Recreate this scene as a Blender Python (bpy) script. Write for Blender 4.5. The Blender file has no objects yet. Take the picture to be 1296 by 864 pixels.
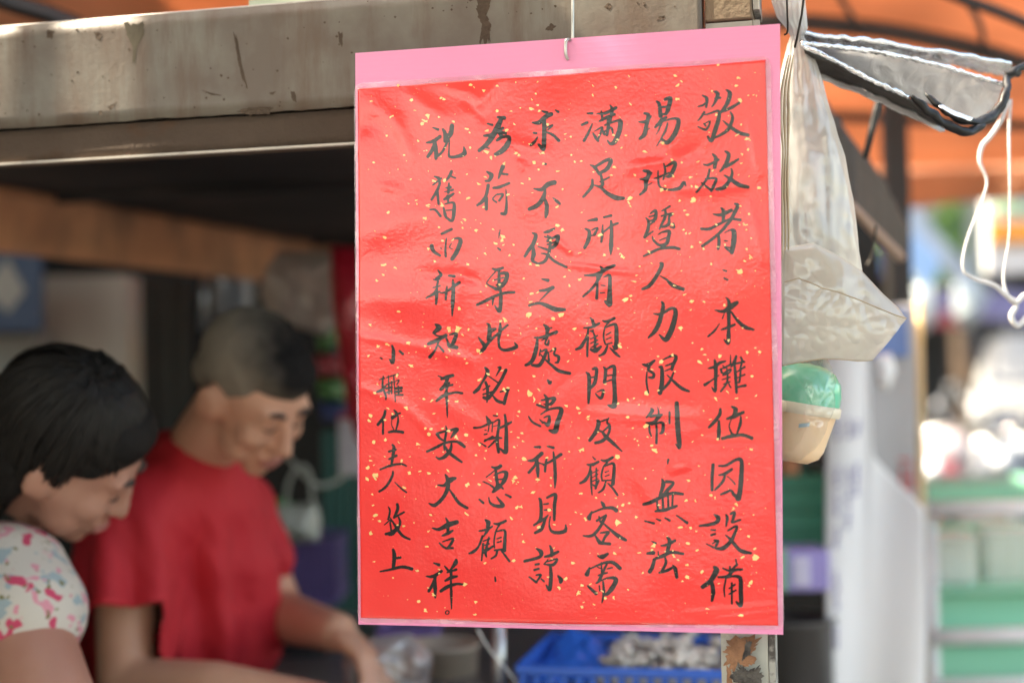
import bpy, bmesh, math, random
import numpy as np
from mathutils import Vector, Matrix, noise

random.seed(7)
SC = bpy.context.scene
COL = SC.collection
R_ = math.radians
V = Vector

# ------------------------------------------------------------------ camera
PITCH, ROLL, FPX = R_(1.0), R_(1.25), 1800.0
CX, CY = 648.0, 432.0
O = V((0, 0, 1.5))
F = V((0, math.cos(PITCH), math.sin(PITCH)))
U0 = V((0, -math.sin(PITCH), math.cos(PITCH)))
RT = V((1, 0, 0)) * math.cos(ROLL) - U0 * math.sin(ROLL)
UP = V((1, 0, 0)) * math.sin(ROLL) + U0 * math.cos(ROLL)

cam_d = bpy.data.cameras.new('camera')
cam = bpy.data.objects.new('camera', cam_d)
COL.objects.link(cam)
cam.matrix_world = Matrix(((RT.x, UP.x, -F.x, O.x), (RT.y, UP.y, -F.y, O.y), (RT.z, UP.z, -F.z, O.z), (0, 0, 0, 1)))
cam_d.sensor_width = 36.0
cam_d.lens = 50.0
cam_d.clip_start = 0.02
cam_d.clip_end = 3000
cam_d.dof.use_dof = True
cam_d.dof.focus_distance = 1.40
cam_d.dof.aperture_fstop = 1.85
SC.camera = cam

# ------------------------------------------------------------------ sky, sun, exposure
SUN_DIR = V((-0.62, 0.02, 0.78)).normalized()          # from the scene towards the sun
elev = math.asin(SUN_DIR.z)
w = bpy.data.worlds.new("World")
SC.world = w
w.use_nodes = True
wn = w.node_tree
bg = wn.nodes['Background']
sky = wn.nodes.new('ShaderNodeTexSky')
sky.sky_type = 'NISHITA'
sky.sun_disc = False
sky.sun_elevation = elev
sky.sun_rotation = math.atan2(SUN_DIR.x, SUN_DIR.y)
sky.air_density = 1.2
sky.dust_density = 3.0
sky.ozone_density = 0.6
wn.links.new(sky.outputs['Color'], bg.inputs['Color'])
bg.inputs['Strength'].default_value = 0.15
sd = bpy.data.lights.new('sun', 'SUN')
sd.energy = 3.6
sd.angle = R_(0.55)
sd.color = (1.0, 0.95, 0.87)
so = bpy.data.objects.new('sun', sd)
COL.objects.link(so)
so.rotation_euler = SUN_DIR.to_track_quat('Z', 'Y').to_euler()
vs = SC.view_settings
vs.view_transform = 'Standard'
vs.look = 'None'
vs.gamma = 1.0
vs.exposure = 2.5
vs.use_white_balance = True
vs.white_balance_temperature = 7900
vs.white_balance_tint = 8
SC.render.engine = 'CYCLES'
SC.cycles.use_denoising = True
SC.cycles.max_bounces = 10
SC.cycles.transparent_max_bounces = 24
SC.cycles.sample_clamp_indirect = 8.0
SC.cycles.caustics_reflective = False
SC.cycles.caustics_refractive = False

# ------------------------------------------------------------------ helpers: where a photograph pixel lies
def ray(u, v):
    return F + RT * ((u - CX) / FPX) - UP * ((v - CY) / FPX)

def P(u, v, d):
    return O + ray(u, v) * d

# the sign's plane, solved from its four corners
SC_C = O + RT * 0.048407 + UP * 0.00707277 + F * 1.38281717
SC_A = RT * 0.40961176 + UP * 0.00872622 - F * 0.09242328
SC_B = RT * 0.00310041 - UP * 0.5739919 + F * 0.00068716
SN = SC_A.cross(SC_B).normalized()
if SN.dot(F) > 0:
    SN = -SN                                              # towards the viewer
# the stall's axes: E1 along the front beam, E2 into the stall
YAW = math.atan2(-SC_A.y, SC_A.x)
E1 = V((math.cos(YAW), -math.sin(YAW), 0))
E2 = V((math.sin(YAW), math.cos(YAW), 0))
E3 = V((0, 0, 1))
ST = SC_C.copy()

def S(x, y, z):
    return ST + E1 * x + E2 * y + E3 * z

def on_sign(u, v, off=0.0):
    r = ray(u, v)
    t = (SC_C - O).dot(SN) / r.dot(SN)
    return O + r * t + SN * off

def on_front(u, v, y):
    r = ray(u, v)
    t = (ST + E2 * y - O).dot(E2) / r.dot(E2)
    return O + r * t

# ------------------------------------------------------------------ helpers: objects
def tag(o, label=None, cat=None, group=None, kind=None):
    if label: o['label'] = label
    if cat: o['category'] = cat
    if group: o['group'] = group
    if kind: o['kind'] = kind
    return o

def thing(name, loc, label, cat, group=None):
    o = bpy.data.objects.new(name, None)
    o.empty_display_size = 0.05
    COL.objects.link(o)
    o.location = loc
    return tag(o, label, cat, group)

def world_loc(o):
    p = V((0, 0, 0))
    while o is not None:
        p += o.location
        o = o.parent
    return p

class MB:
    """collects world-space geometry and links it as one mesh object"""
    def __init__(s):
        s.v, s.f, s.sm = [], [], []
    def add(s, vs_, fs, smooth=False):
        n = len(s.v)
        s.v += [V(p) for p in vs_]
        s.f += [tuple(i + n for i in f) for f in fs]
        s.sm += [smooth] * len(fs)
        return s
    def box(s, c, h, ax=None):
        """c centre, h half sizes, ax three axes"""
        ax = ax or (V((1, 0, 0)), V((0, 1, 0)), V((0, 0, 1)))
        c = V(c)
        vs_ = [c + ax[0] * (h[0] * i) + ax[1] * (h[1] * j) + ax[2] * (h[2] * k) for i in (-1, 1) for j in (-1, 1) for k in (-1, 1)]
        return s.add(vs_, [(0, 1, 3, 2), (4, 6, 7, 5), (0, 4, 5, 1), (2, 3, 7, 6), (0, 2, 6, 4), (1, 5, 7, 3)])
    def bbox(s, c, h, b=0.004, ax=None):
        """box with chamfered edges"""
        ax = ax or (V((1, 0, 0)), V((0, 1, 0)), V((0, 0, 1)))
        bm = bmesh.new()
        bmesh.ops.create_cube(bm, size=2)
        for q in bm.verts:
            q.co = V((q.co.x * h[0], q.co.y * h[1], q.co.z * h[2]))
        bmesh.ops.bevel(bm, geom=bm.edges[:], offset=b, segments=2, affect='EDGES', profile=0.5)
        bm.verts.index_update()
        c = V(c)
        vs_ = [c + ax[0] * q.co.x + ax[1] * q.co.y + ax[2] * q.co.z for q in bm.verts]
        fs = [tuple(q.index for q in f.verts) for f in bm.faces]
        bm.free()
        return s.add(vs_, fs)
    def tube(s, pts, r, n=8, cap=True, sub=0):
        pts = [V(p) for p in pts]
        if sub: 
            rr = r if isinstance(r, (list, tuple)) else [r] * len(pts)
            pts, r = spline(pts, rr, sub)
        rs = r if isinstance(r, (list, tuple)) else [r] * len(pts)
        vs_, fs = [], []
        prev = None
        for i, p in enumerate(pts):
            t = (pts[min(i + 1, len(pts) - 1)] - pts[max(i - 1, 0)])
            t = t.normalized() if t.length > 1e-9 else V((0, 0, 1))
            a = prev if prev is not None else (V((0, 0, 1)) if abs(t.z) < 0.9 else V((1, 0, 0)))
            a = (a - t * a.dot(t))
            a = a.normalized() if a.length > 1e-6 else t.orthogonal().normalized()
            prev = a
            b = t.cross(a)
            for k in range(n):
                q = 2 * math.pi * k / n
                vs_.append(p + (a * math.cos(q) + b * math.sin(q)) * rs[i])
        for i in range(len(pts) - 1):
            for k in range(n):
                k2 = (k + 1) % n
                fs.append((i * n + k, i * n + k2, (i + 1) * n + k2, (i + 1) * n + k))
        if cap:
            fs.append(tuple(range(n))[::-1])
            fs.append(tuple((len(pts) - 1) * n + k for k in range(n)))
        return s.add(vs_, fs, True)
    def ell(s, c, r, m=None, nu=20, nv=12):
        m = m or Matrix.Identity(3)
        c = V(c)
        vs_, fs = [], []
        for j in range(nv + 1):
            th = math.pi * j / nv
            for i in range(nu):
                ph = 2 * math.pi * i / nu
                vs_.append(c + m @ V((r[0] * math.sin(th) * math.cos(ph), r[1] * math.sin(th) * math.sin(ph), r[2] * math.cos(th))))
        for j in range(nv):
            for i in range(nu):
                i2 = (i + 1) % nu
                if j == 0: fs.append((i, nu + i, nu + i2))
                elif j == nv - 1: fs.append((j * nu + i, (j + 1) * nu + i, j * nu + i2))
                else: fs.append((j * nu + i, (j + 1) * nu + i, (j + 1) * nu + i2, j * nu + i2))
        return s.add(vs_, fs, True)
    def lathe(s, c, prof, ax=None, n=28):
        """prof = [(r, h), ...] along ax[2]"""
        ax = ax or (V((1, 0, 0)), V((0, 1, 0)), V((0, 0, 1)))
        c = V(c)
        vs_, fs = [], []
        for r, h in prof:
            for k in range(n):
                q = 2 * math.pi * k / n
                vs_.append(c + ax[0] * (r * math.cos(q)) + ax[1] * (r * math.sin(q)) + ax[2] * h)
        for i in range(len(prof) - 1):
            for k in range(n):
                k2 = (k + 1) % n
                fs.append((i * n + k, i * n + k2, (i + 1) * n + k2, (i + 1) * n + k))
        return s.add(vs_, fs, True)
    def grid(s, fn, nu, nv, smooth=True):
        vs_ = [fn(i / nu, j / nv) for j in range(nv + 1) for i in range(nu + 1)]
        fs = [(j * (nu + 1) + i, j * (nu + 1) + i + 1, (j + 1) * (nu + 1) + i + 1, (j + 1) * (nu + 1) + i) for j in range(nv) for i in range(nu)]
        return s.add(vs_, fs, smooth)
    def slab(s, fn, nu, nv, th, nrm, smooth=True):
        """a curved sheet with real thickness"""
        nrm = V(nrm)
        k = (nu + 1) * (nv + 1)
        a = [fn(i / nu, j / nv) for j in range(nv + 1) for i in range(nu + 1)]
        vs_ = [p + nrm * (th / 2) for p in a] + [p - nrm * (th / 2) for p in a]
        fs = []
        for j in range(nv):
            for i in range(nu):
                q = (j * (nu + 1) + i, j * (nu + 1) + i + 1, (j + 1) * (nu + 1) + i + 1, (j + 1) * (nu + 1) + i)
                fs.append(q)
                fs.append(tuple(x + k for x in q[::-1]))
        rim = [i for i in range(nu + 1)] + [j * (nu + 1) + nu for j in range(1, nv + 1)] + [nv * (nu + 1) + i for i in range(nu - 1, -1, -1)] + [j * (nu + 1) for j in range(nv - 1, 0, -1)]
        for i in range(len(rim)):
            x, y = rim[i], rim[(i + 1) % len(rim)]
            fs.append((x, x + k, y + k, y))
        return s.add(vs_, fs, smooth)
    def build(s, name, mat, parent=None, label=None, cat=None, group=None, kind=None, base=True):
        me = bpy.data.meshes.new(name)
        if parent is not None:
            org = world_loc(parent)
            loc = V((0, 0, 0))
        else:
            xs = [p.x for p in s.v]; ys = [p.y for p in s.v]; zs = [p.z for p in s.v]
            org = V(((min(xs) + max(xs)) / 2, (min(ys) + max(ys)) / 2, min(zs)))
            loc = org
        me.from_pydata([tuple(p - org) for p in s.v], [], s.f)
        me.polygons.foreach_set('use_smooth', s.sm)
        me.update()
        me.materials.append(mat)
        o = bpy.data.objects.new(name, me)
        COL.objects.link(o)
        o.parent = parent
        o.location = loc
        return tag(o, label, cat, group, kind)

def spline(pts, rs, sub):
    out, orr = [], []
    n = len(pts)
    for i in range(n - 1):
        p0, p1, p2, p3 = pts[max(i - 1, 0)], pts[i], pts[i + 1], pts[min(i + 2, n - 1)]
        for k in range(sub):
            t = k / sub
            out.append(0.5 * ((2 * p1) + (p2 - p0) * t + (2 * p0 - 5 * p1 + 4 * p2 - p3) * t * t + (3 * p1 - p0 - 3 * p2 + p3) * t ** 3))
            orr.append(rs[i] * (1 - t) + rs[i + 1] * t)
    out.append(pts[-1]); orr.append(rs[-1])
    return out, orr

def nz(p, s=1.0, k=0.0):
    return noise.noise(V((p[0] * s + k, p[1] * s - k * 1.7, p[2] * s + k * 0.6)))

def pillow(mb, outline, d, bulge, crumple=0.004, scale=30, rings=14, n=110, seed=0.0, back=True, nrm=None):
    """a puffed, crumpled bag whose outline (photo pixels) stands at distance d"""
    pts = [P(u, v, d) if len(q) == 2 else P(u, v, q[2]) for q in outline for (u, v) in [q[:2]]]
    m = len(pts)
    per = [(pts[(i + 1) % m] - pts[i]).length for i in range(m)]
    tot = sum(per)
    rim = []
    for k in range(n):
        s_ = tot * k / n
        i = 0
        while s_ > per[i]:
            s_ -= per[i]; i += 1
        rim.append(pts[i].lerp(pts[(i + 1) % m], s_ / per[i]))
    c = sum(pts, V((0, 0, 0))) / m
    nrm = nrm or -F
    for side in ((1, -1) if back else (1,)):
        vs_, fs = [c + nrm * bulge * side], []
        for j in range(1, rings + 1):
            t = j / rings
            for p in rim:
                q = c.lerp(p, t)
                h = bulge * math.sqrt(max(0, 1 - t * t)) * side
                cr = crumple * min(1, (1.001 - t) * 5)
                h += cr * (1.2 * abs(nz(q, scale, seed + side)) + 0.7 * nz(q, scale * 2.3, seed + 5 + side) + 0.4 * nz(q, scale * 5, seed + 9)) * side
                w_ = q + nrm * h
                w_ += RT * cr * 0.6 * nz(q, scale * 1.5, seed + 3) + UP * cr * 0.6 * nz(q, scale * 1.5, seed + 7)
                vs_.append(w_)
        for k in range(n):
            fs.append((0, 1 + k, 1 + (k + 1) % n))
        for j in range(rings - 1):
            for k in range(n):
                k2 = (k + 1) % n
                fs.append((1 + j * n + k, 1 + (j + 1) * n + k, 1 + (j + 1) * n + k2, 1 + j * n + k2))
        mb.add(vs_, fs, True)
    return mb

# ------------------------------------------------------------------ materials
MATS = {}
def mat(name, col, rough=0.6, metal=0.0, col2=None, nscale=8.0, namt=0.5, bump=0.0, bscale=60.0, coat=0.0, spec=0.5,
        trans=0.0, sss=0.0, dirt=None, dscale=5.0, dlo=0.55, dhi=0.7, detail=6.0, coat_rough=0.05, stretch=None):
    if name in MATS: return MATS[name]
    m = bpy.data.materials.new(name)
    m.use_nodes = True
    nt = m.node_tree; N = nt.nodes; L = nt.links
    b = N['Principled BSDF']
    b.inputs['Roughness'].default_value = rough
    b.inputs['Metallic'].default_value = metal
    b.inputs['Coat Weight'].default_value = coat
    b.inputs['Coat Roughness'].default_value = coat_rough
    b.inputs['Specular IOR Level'].default_value = spec
    b.inputs['Transmission Weight'].default_value = trans
    if sss:
        b.inputs['Subsurface Weight'].default_value = sss
        b.inputs['Subsurface Radius'].default_value = (0.02, 0.008, 0.004)
    tc = N.new('ShaderNodeTexCoord')
    c2 = col2 or tuple(c * 0.75 for c in col)
    n1 = N.new('ShaderNodeTexNoise'); n1.inputs['Scale'].default_value = nscale; n1.inputs['Detail'].default_value = detail
    L.new(tc.outputs['Object'], n1.inputs['Vector'])
    rmp = N.new('ShaderNodeValToRGB')
    rmp.color_ramp.elements[0].position = 0.5 - 0.5 * (1 - namt) - 0.02 if namt < 1 else 0.3
    rmp.color_ramp.elements[1].position = 0.5 + 0.5 * (1 - namt) + 0.02 if namt < 1 else 0.7
    rmp.color_ramp.elements[0].color = (*c2, 1); rmp.color_ramp.elements[1].color = (*col, 1)
    L.new(n1.outputs['Fac'], rmp.inputs['Fac'])
    out = rmp.outputs['Color']
    if dirt:
        n2 = N.new('ShaderNodeTexNoise'); n2.inputs['Scale'].default_value = dscale; n2.inputs['Detail'].default_value = 9; n2.inputs['Roughness'].default_value = 0.65
        if stretch:
            mp = N.new('ShaderNodeMapping'); mp.inputs['Scale'].default_value = stretch
            L.new(tc.outputs['Object'], mp.inputs['Vector']); L.new(mp.outputs[0], n2.inputs['Vector'])
        else:
            L.new(tc.outputs['Object'], n2.inputs['Vector'])
        r2 = N.new('ShaderNodeValToRGB'); r2.color_ramp.elements[0].position = dlo; r2.color_ramp.elements[1].position = dhi
        L.new(n2.outputs['Fac'], r2.inputs['Fac'])
        mx = N.new('ShaderNodeMix'); mx.data_type = 'RGBA'
        L.new(r2.outputs['Color'], mx.inputs[0]); L.new(out, mx.inputs[6]); mx.inputs[7].default_value = (*dirt, 1)
        out = mx.outputs[2]
    L.new(out, b.inputs['Base Color'])
    if bump:
        n3 = N.new('ShaderNodeTexNoise'); n3.inputs['Scale'].default_value = bscale; n3.inputs['Detail'].default_value = 5
        L.new(tc.outputs['Object'], n3.inputs['Vector'])
        bp = N.new('ShaderNodeBump'); bp.inputs['Strength'].default_value = bump; bp.inputs['Distance'].default_value = 0.004
        L.new(n3.outputs['Fac'], bp.inputs['Height']); L.new(bp.outputs['Normal'], b.inputs['Normal'])
        L.new(bp.outputs['Normal'], b.inputs['Coat Normal'])
    MATS[name] = m
    return m

def film(name, col, clear=0.5, rough=0.25, gloss=0.15, bump=0.4, bscale=40, translucent=0.5, vary=0.25):
    """thin plastic film: see-through, translucent and shiny in shares"""
    if name in MATS: return MATS[name]
    m = bpy.data.materials.new(name); m.use_nodes = True
    nt = m.node_tree; N = nt.nodes; L = nt.links
    for n in list(N):
        if n.type != 'OUTPUT_MATERIAL': N.remove(n)
    outn = [n for n in N if n.type == 'OUTPUT_MATERIAL'][0]
    tc = N.new('ShaderNodeTexCoord')
    no = N.new('ShaderNodeTexNoise'); no.inputs['Scale'].default_value = bscale; no.inputs['Detail'].default_value = 6; no.inputs['Distortion'].default_value = 1.2
    L.new(tc.outputs['Object'], no.inputs['Vector'])
    bp = N.new('ShaderNodeBump'); bp.inputs['Strength'].default_value = bump; bp.inputs['Distance'].default_value = 0.003
    L.new(no.outputs['Fac'], bp.inputs['Height'])
    df = N.new('ShaderNodeBsdfDiffuse'); df.inputs['Color'].default_value = (*col, 1)
    tl = N.new('ShaderNodeBsdfTranslucent'); tl.inputs['Color'].default_value = (*col, 1)
    tr = N.new('ShaderNodeBsdfTransparent'); tr.inputs['Color'].default_value = tuple(0.6 + 0.4 * c for c in col) + (1,)
    gl = N.new('ShaderNodeBsdfGlossy'); gl.inputs['Roughness'].default_value = rough
    for n in (df, tl, gl): L.new(bp.outputs['Normal'], n.inputs['Normal'])
    m1 = N.new('ShaderNodeMixShader'); m1.inputs[0].default_value = translucent
    L.new(df.outputs[0], m1.inputs[1]); L.new(tl.outputs[0], m1.inputs[2])
    m2 = N.new('ShaderNodeMixShader')
    mr = N.new('ShaderNodeMapRange'); mr.inputs['From Min'].default_value = 0.3; mr.inputs['From Max'].default_value = 0.7
    mr.inputs['To Min'].default_value = max(0, clear - vary); mr.inputs['To Max'].default_value = min(1, clear + vary)
    no2 = N.new('ShaderNodeTexNoise'); no2.inputs['Scale'].default_value = bscale * 0.4; no2.inputs['Detail'].default_value = 4
    L.new(tc.outputs['Object'], no2.inputs['Vector'])
    L.new(no2.outputs['Fac'], mr.inputs['Value']); L.new(mr.outputs['Result'], m2.inputs[0])
    L.new(m1.outputs[0], m2.inputs[1]); L.new(tr.outputs[0], m2.inputs[2])
    m3 = N.new('ShaderNodeMixShader'); m3.inputs[0].default_value = gloss
    L.new(m2.outputs[0], m3.inputs[1]); L.new(gl.outputs[0], m3.inputs[2])
    L.new(m3.outputs[0], outn.inputs['Surface'])
    MATS[name] = m
    return m
# ------------------------------------------------------------------ the brush writing: centre lines and widths read off each character
# each entry: (origin_u, origin_v, scale, strokes)   strokes: "x,y,w x,y,w; ..."
Z = 555 / 90.0
CH = [
(872,110,Z,"105,70,8 140,95,22 135,160,14;70,158,8 110,145,14 145,115,10;200,38,12 225,60,26 205,120,16 180,158,8;205,95,12 245,88,14;293,28,12 320,55,28 300,130,26 250,200,14;250,200,14 330,165,20 392,128,16;120,200,14 95,240,14 70,268,6;105,222,8 150,215,10 230,190,16 232,250,26 205,340,28 175,420,24 148,390,14;118,290,10 130,305,12;120,292,6 165,270,10 135,335,16 70,312,8;325,200,10 340,250,20 300,340,22 200,400,12;265,265,6 330,320,22 400,362,24 462,378,20"),
(872,110,Z,"185,525,10 210,560,26 200,630,22;112,605,6 150,610,16 230,570,16;160,645,14 140,720,16 60,822,14;130,720,10 210,715,16 195,770,20 175,810,18;100,750,10 170,805,16;285,505,14 310,530,24 290,600,26 245,660,12;285,625,20 340,595,20 385,565,14;330,640,10 335,690,18 280,780,28 215,800,18;275,690,8 330,725,24 390,765,28 460,782,20"),
(872,250,Z,"190,130,8 250,135,22 330,100,22;250,80,8 270,110,26 265,190,18;95,245,16 160,245,20 230,210,18 320,170,14 400,175,18;360,50,14 378,70,24 320,180,22 230,285,18 105,380,18;230,290,16 235,350,22 228,400,18;280,275,6 320,255,10 350,265,30 350,340,34 335,430,24;335,430,20 280,390,8;278,338,10 302,340,8;285,385,8 330,395,14"),
(872,250,Z,"268,566,10 292,574,12;275,630,12 300,642,14"),
(872,370,Z,"205,138,8 270,148,22 330,110,36 375,80,24;290,42,8 312,70,20 312,150,24 312,280,20 310,340,28 305,395,24 275,368,8;278,160,6 262,205,8;238,245,6 200,300,14 150,342,12;330,150,10 380,220,20 440,270,26 505,290,12;255,290,10 310,272,18 358,250,14"),
(872,370,Z,"150,592,8 200,580,22 240,550,20 285,535,10;200,525,10 210,580,26 208,700,20 205,770,18 180,740,8;125,720,20 170,690,12 235,645,6;245,600,8 330,560,14;265,570,8 280,590,10;325,490,6 325,560,12;250,600,16 265,630,12 325,600,14 310,630,10 265,645,10;295,590,10 300,690,14 250,770,12;260,680,8 320,660,10;270,715,8 320,695,8;300,690,10 325,740,10;370,495,14 355,540,22 330,580,10;355,560,14 365,660,20 372,780,16;345,560,10 430,540,16;405,505,12 415,535,14 400,600,12;375,620,8 435,580,14;380,665,8 435,640,12;385,700,10 395,690,14 405,590,12;370,740,10 440,725,18"),
(872,500,Z,"245,108,16 240,150,22 200,205,22 158,248,16;235,200,14 235,280,26 232,335,20;335,88,12 365,110,28 350,165,24;298,182,14 350,165,26 425,132,18;330,190,6 315,240,8 335,295,14 350,300,8;405,165,8 402,220,20 375,300,10;262,335,18 330,318,22 420,308,20 490,332,22"),
(872,500,Z,"190,540,20 182,640,20 182,735,18;235,548,12 290,545,16 370,500,18 410,510,24 410,620,28 400,740,30 385,800,36;385,800,24 350,770,20 330,740,14 290,755,16 250,770,12;235,620,10 280,610,20 335,575,16;285,610,12 265,670,18 205,735,12;300,630,6 335,660,8 360,690,10"),
(872,640,Z,"200,65,10 230,90,28 215,125,24 150,145,20 85,152,12;175,185,10 205,185,12;175,225,14 205,215,14;135,292,6 190,320,14;200,265,12 225,275,20 205,325,12;185,290,8 230,265,10;290,65,10 300,90,20 290,155,10;325,60,12 355,50,20 345,100,18 340,125,14 400,105,14;305,190,12 375,155,14 350,230,20 325,275,24 270,325,28 210,330,12;285,222,6 330,265,20 390,335,22 430,355,26 485,365,14"),
(872,640,Z,"195,472,14 215,500,36 170,580,30 108,628,26;180,600,24 190,670,28 180,735,16;230,552,12 300,545,20 350,500,20 415,492,14;265,482,10 305,500,14 325,500,12 375,455,16;365,412,8 375,460,14;320,470,12 325,545,14;290,560,10 275,640,12 280,705,8;300,560,8 340,545,14 400,560,26 405,660,28 405,770,26 370,745,12;335,600,14 335,760,12;315,640,10 360,610,12;315,685,10 365,655,12"),
(795,120,Z,"130,148,14 160,165,24 145,240,24 130,310,28 95,345,18;88,215,8 140,212,22 180,170,12;130,290,12 170,265,6;225,55,12 245,80,22 255,170,26;290,40,18 330,35,28 315,110,28 300,150,20;260,100,14 315,95,14;245,155,16 300,155,14;215,255,16 265,205,28 300,180,14;260,230,14 235,290,8 220,312,4;280,210,8 350,190,14 395,205,26 370,300,30 310,375,26 265,350,14;310,225,10 290,290,14 225,402,6"),
(795,120,Z,"125,595,16 165,610,26 140,680,26 135,740,22 95,780,14;92,660,8 140,655,24 185,610,10;150,710,8 185,690,6;205,655,8 250,640,14 320,610,10;235,595,8 235,660,14 250,720,12 320,742,14 400,730,24 435,685,20 450,712,8;280,540,10 290,600,14 275,660,12;300,560,12 360,530,22 365,560,24 330,630,26 300,640,12"),
(795,250,Z,"140,160,8 160,190,18 155,250,22 130,310,18;130,310,14 195,265,10;175,125,10 215,105,20 210,170,22 165,185,10;165,150,10 210,140,10;165,215,10 205,190,10;265,105,10 325,70,14;290,100,14 290,150,20 245,245,12;260,145,10 345,125,16 320,150,14;320,150,12 315,210,22 265,230,14;355,200,10 360,235,14 330,230,10;190,305,8 200,335,14 245,372,18 300,360,22 315,310,24 320,265,22 270,270,12 235,290,8;245,335,8 310,310,10;122,458,12 180,430,18 250,400,18 350,390,20 400,402,18"),
(795,250,Z,"255,512,16 265,530,24 220,620,24 165,690,24 112,715,14;250,612,6 300,640,14 350,685,26 430,715,22"),
(795,380,Z,"265,12,12 275,50,24 245,170,28 210,240,28 162,290,12;200,105,8 260,105,18 340,62,18 372,90,28 350,200,34 310,290,34 285,305,26 245,268,8"),
(795,380,Z,"112,498,8 160,505,28 208,468,14;165,520,20 160,545,16 200,570,18 195,600,20 165,600,12;148,560,10 145,640,14 160,725,10;275,462,8 345,432,16 375,445,22 350,510,22 345,540,16;295,510,10 350,490,14;245,520,12 265,530,22 265,640,28 250,720,28;290,550,8 350,525,12;250,715,16 320,640,18 355,565,12;305,580,6 360,635,18 420,685,22 475,708,14"),
(795,510,Z,"180,40,10 190,60,26 145,110,10;180,100,20 265,88,14;232,30,6 240,80,14 220,130,20;145,150,10 200,150,22 260,95,12;165,165,14 170,220,14 182,255,8;215,130,14 225,200,14 222,310,16;185,165,12 250,150,14 275,160,20 270,220,22 250,235,10;325,70,14 325,155,12;380,0,26 385,80,30 390,200,32 400,300,30 400,345,20 375,318,8"),
(795,510,Z,"315,440,16 310,470,8"),
(795,600,Z,"265,35,10 275,80,28 245,180,16;300,55,20 355,65,16 310,120,24 250,185,12;122,232,18 180,215,24 270,170,22 350,145,20 425,152,18;225,200,12 235,280,16;270,180,14 275,275,16;310,110,12 315,260,14;350,150,12 345,250,14;215,285,14 290,275,22 380,245,16;130,362,10 200,380,16;220,345,8 250,358,14;290,338,10 325,358,16;380,318,10 460,375,18"),
(795,600,Z,"185,520,8 215,535,14;150,615,14 195,610,26;260,555,10 310,545,20 365,515,18;305,490,12 325,520,26 305,610,22;235,600,6 240,650,14;200,660,12 270,635,24 340,605,22 430,618,16;205,665,20 190,720,24 170,755,26;290,650,14 295,690,18 265,750,18;245,765,14 310,745,20 360,715,12;350,705,8 370,740,26 380,800,20"),
(720,120,Z,"148,148,12 185,148,16;105,238,16 145,220,18;120,360,18 150,310,18 185,230,8;222,150,8 290,145,20 370,105,20;325,85,10 340,120,22 325,200,20;255,130,10 265,200,18;240,210,10 300,180,22 360,155,16;310,190,20 310,250,22 300,320,14;285,240,12 380,205,14 405,215,30 395,290,30 360,370,30 325,385,18 305,360,10;190,300,8 210,335,20 230,362,16;230,350,12 262,260,16 200,290,4;260,270,12 280,310,18;270,300,10 330,260,14 345,300,12"),
(720,120,Z,"170,550,8 205,570,20 240,620,20;200,570,16 290,515,20 330,515,26 300,580,26 240,615,16;250,620,14 265,700,22 235,720,12;250,680,14 318,645,10;185,665,14 180,720,22 115,798,16;190,705,6 250,725,18 300,770,24 370,805,32 430,808,18"),
(720,250,Z,"150,182,10 215,172,24;130,245,12 160,265,22 155,330,26 125,392,20;180,255,8 225,240,14 200,290,18;175,300,8 210,290,10;275,155,14 330,142,18;265,215,8 262,290,18 255,345,16;255,285,10 330,225,14 382,202,16;330,185,14 335,260,22 330,380,28 328,445,8"),
(720,250,Z,"125,608,10 220,600,24 300,555,26 358,530,18;248,540,10 262,575,22 200,690,18 115,772,14;225,620,16 225,700,16 220,785,20;275,622,8 320,610,20 322,700,26 320,790,34 318,830,36 285,810,14;255,685,8 285,688,8;250,745,8 282,742,8"),
(715,380,Z,"200,135,8 220,160,20 230,200,22;150,215,10 210,210,18 270,180,16;185,230,12 175,280,16 130,360,24 90,382,14;185,290,14 178,360,16 178,435,14;200,240,8 225,232,10 215,245,10;225,250,10 240,300,16 235,400,18;205,300,8 258,275,10;205,335,8 258,310,10;205,370,8 260,340,12;205,385,14 245,390,30 285,360,14;295,158,8 330,165,20 388,140,18;345,175,10 315,210,10 305,290,12 320,345,10;315,215,6 370,190,16 400,195,22 405,270,26 400,370,28 375,355,8;325,270,8 360,250,10;325,305,8 362,290,10;320,345,10 370,330,10;335,355,12 310,410,20 270,432,12;355,370,8 400,415,20 430,440,10"),
(715,380,Z,"168,560,8 190,590,24 190,700,24 185,800,14;220,535,14 250,535,20 235,640,24 195,690,14;190,605,10 240,595,12;305,520,10 320,550,22 310,640,20;320,540,10 385,515,22 385,620,26 390,720,26 385,820,36 335,815,8;315,590,8 380,580,10;310,640,8 375,615,12;240,725,8 255,745,12 285,760,20 300,700,16 250,715,6"),
(715,500,Z,"250,195,10 265,210,26 245,280,26 195,350,20;280,205,10 335,185,12;345,175,8 330,210,12 350,235,18 345,290,16 300,350,22 240,370,18;240,265,6 290,285,14 320,320,22 380,375,22 445,435,8;350,235,12 305,275,12"),
(715,500,Z,"215,478,6 235,500,12;175,540,10 215,540,20 262,518,14;200,555,12 190,610,16 160,660,22 120,685,14;205,590,12 205,690,14 212,775,8;245,570,10 245,700,14 240,725,14;215,605,6 258,585,8;215,640,6 255,615,8;215,670,8 258,650,8;215,695,8 240,705,18 265,665,12;285,505,10 325,510,20 375,482,16;330,525,12 300,560,10 285,620,12 290,660,10;310,555,6 370,530,16 385,560,20 375,690,24;315,600,8 340,590,8;315,630,8 345,620,8;290,665,10 370,660,10;320,670,10 300,730,16 262,758,10;335,685,8 370,720,14 410,778,14"),
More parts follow.
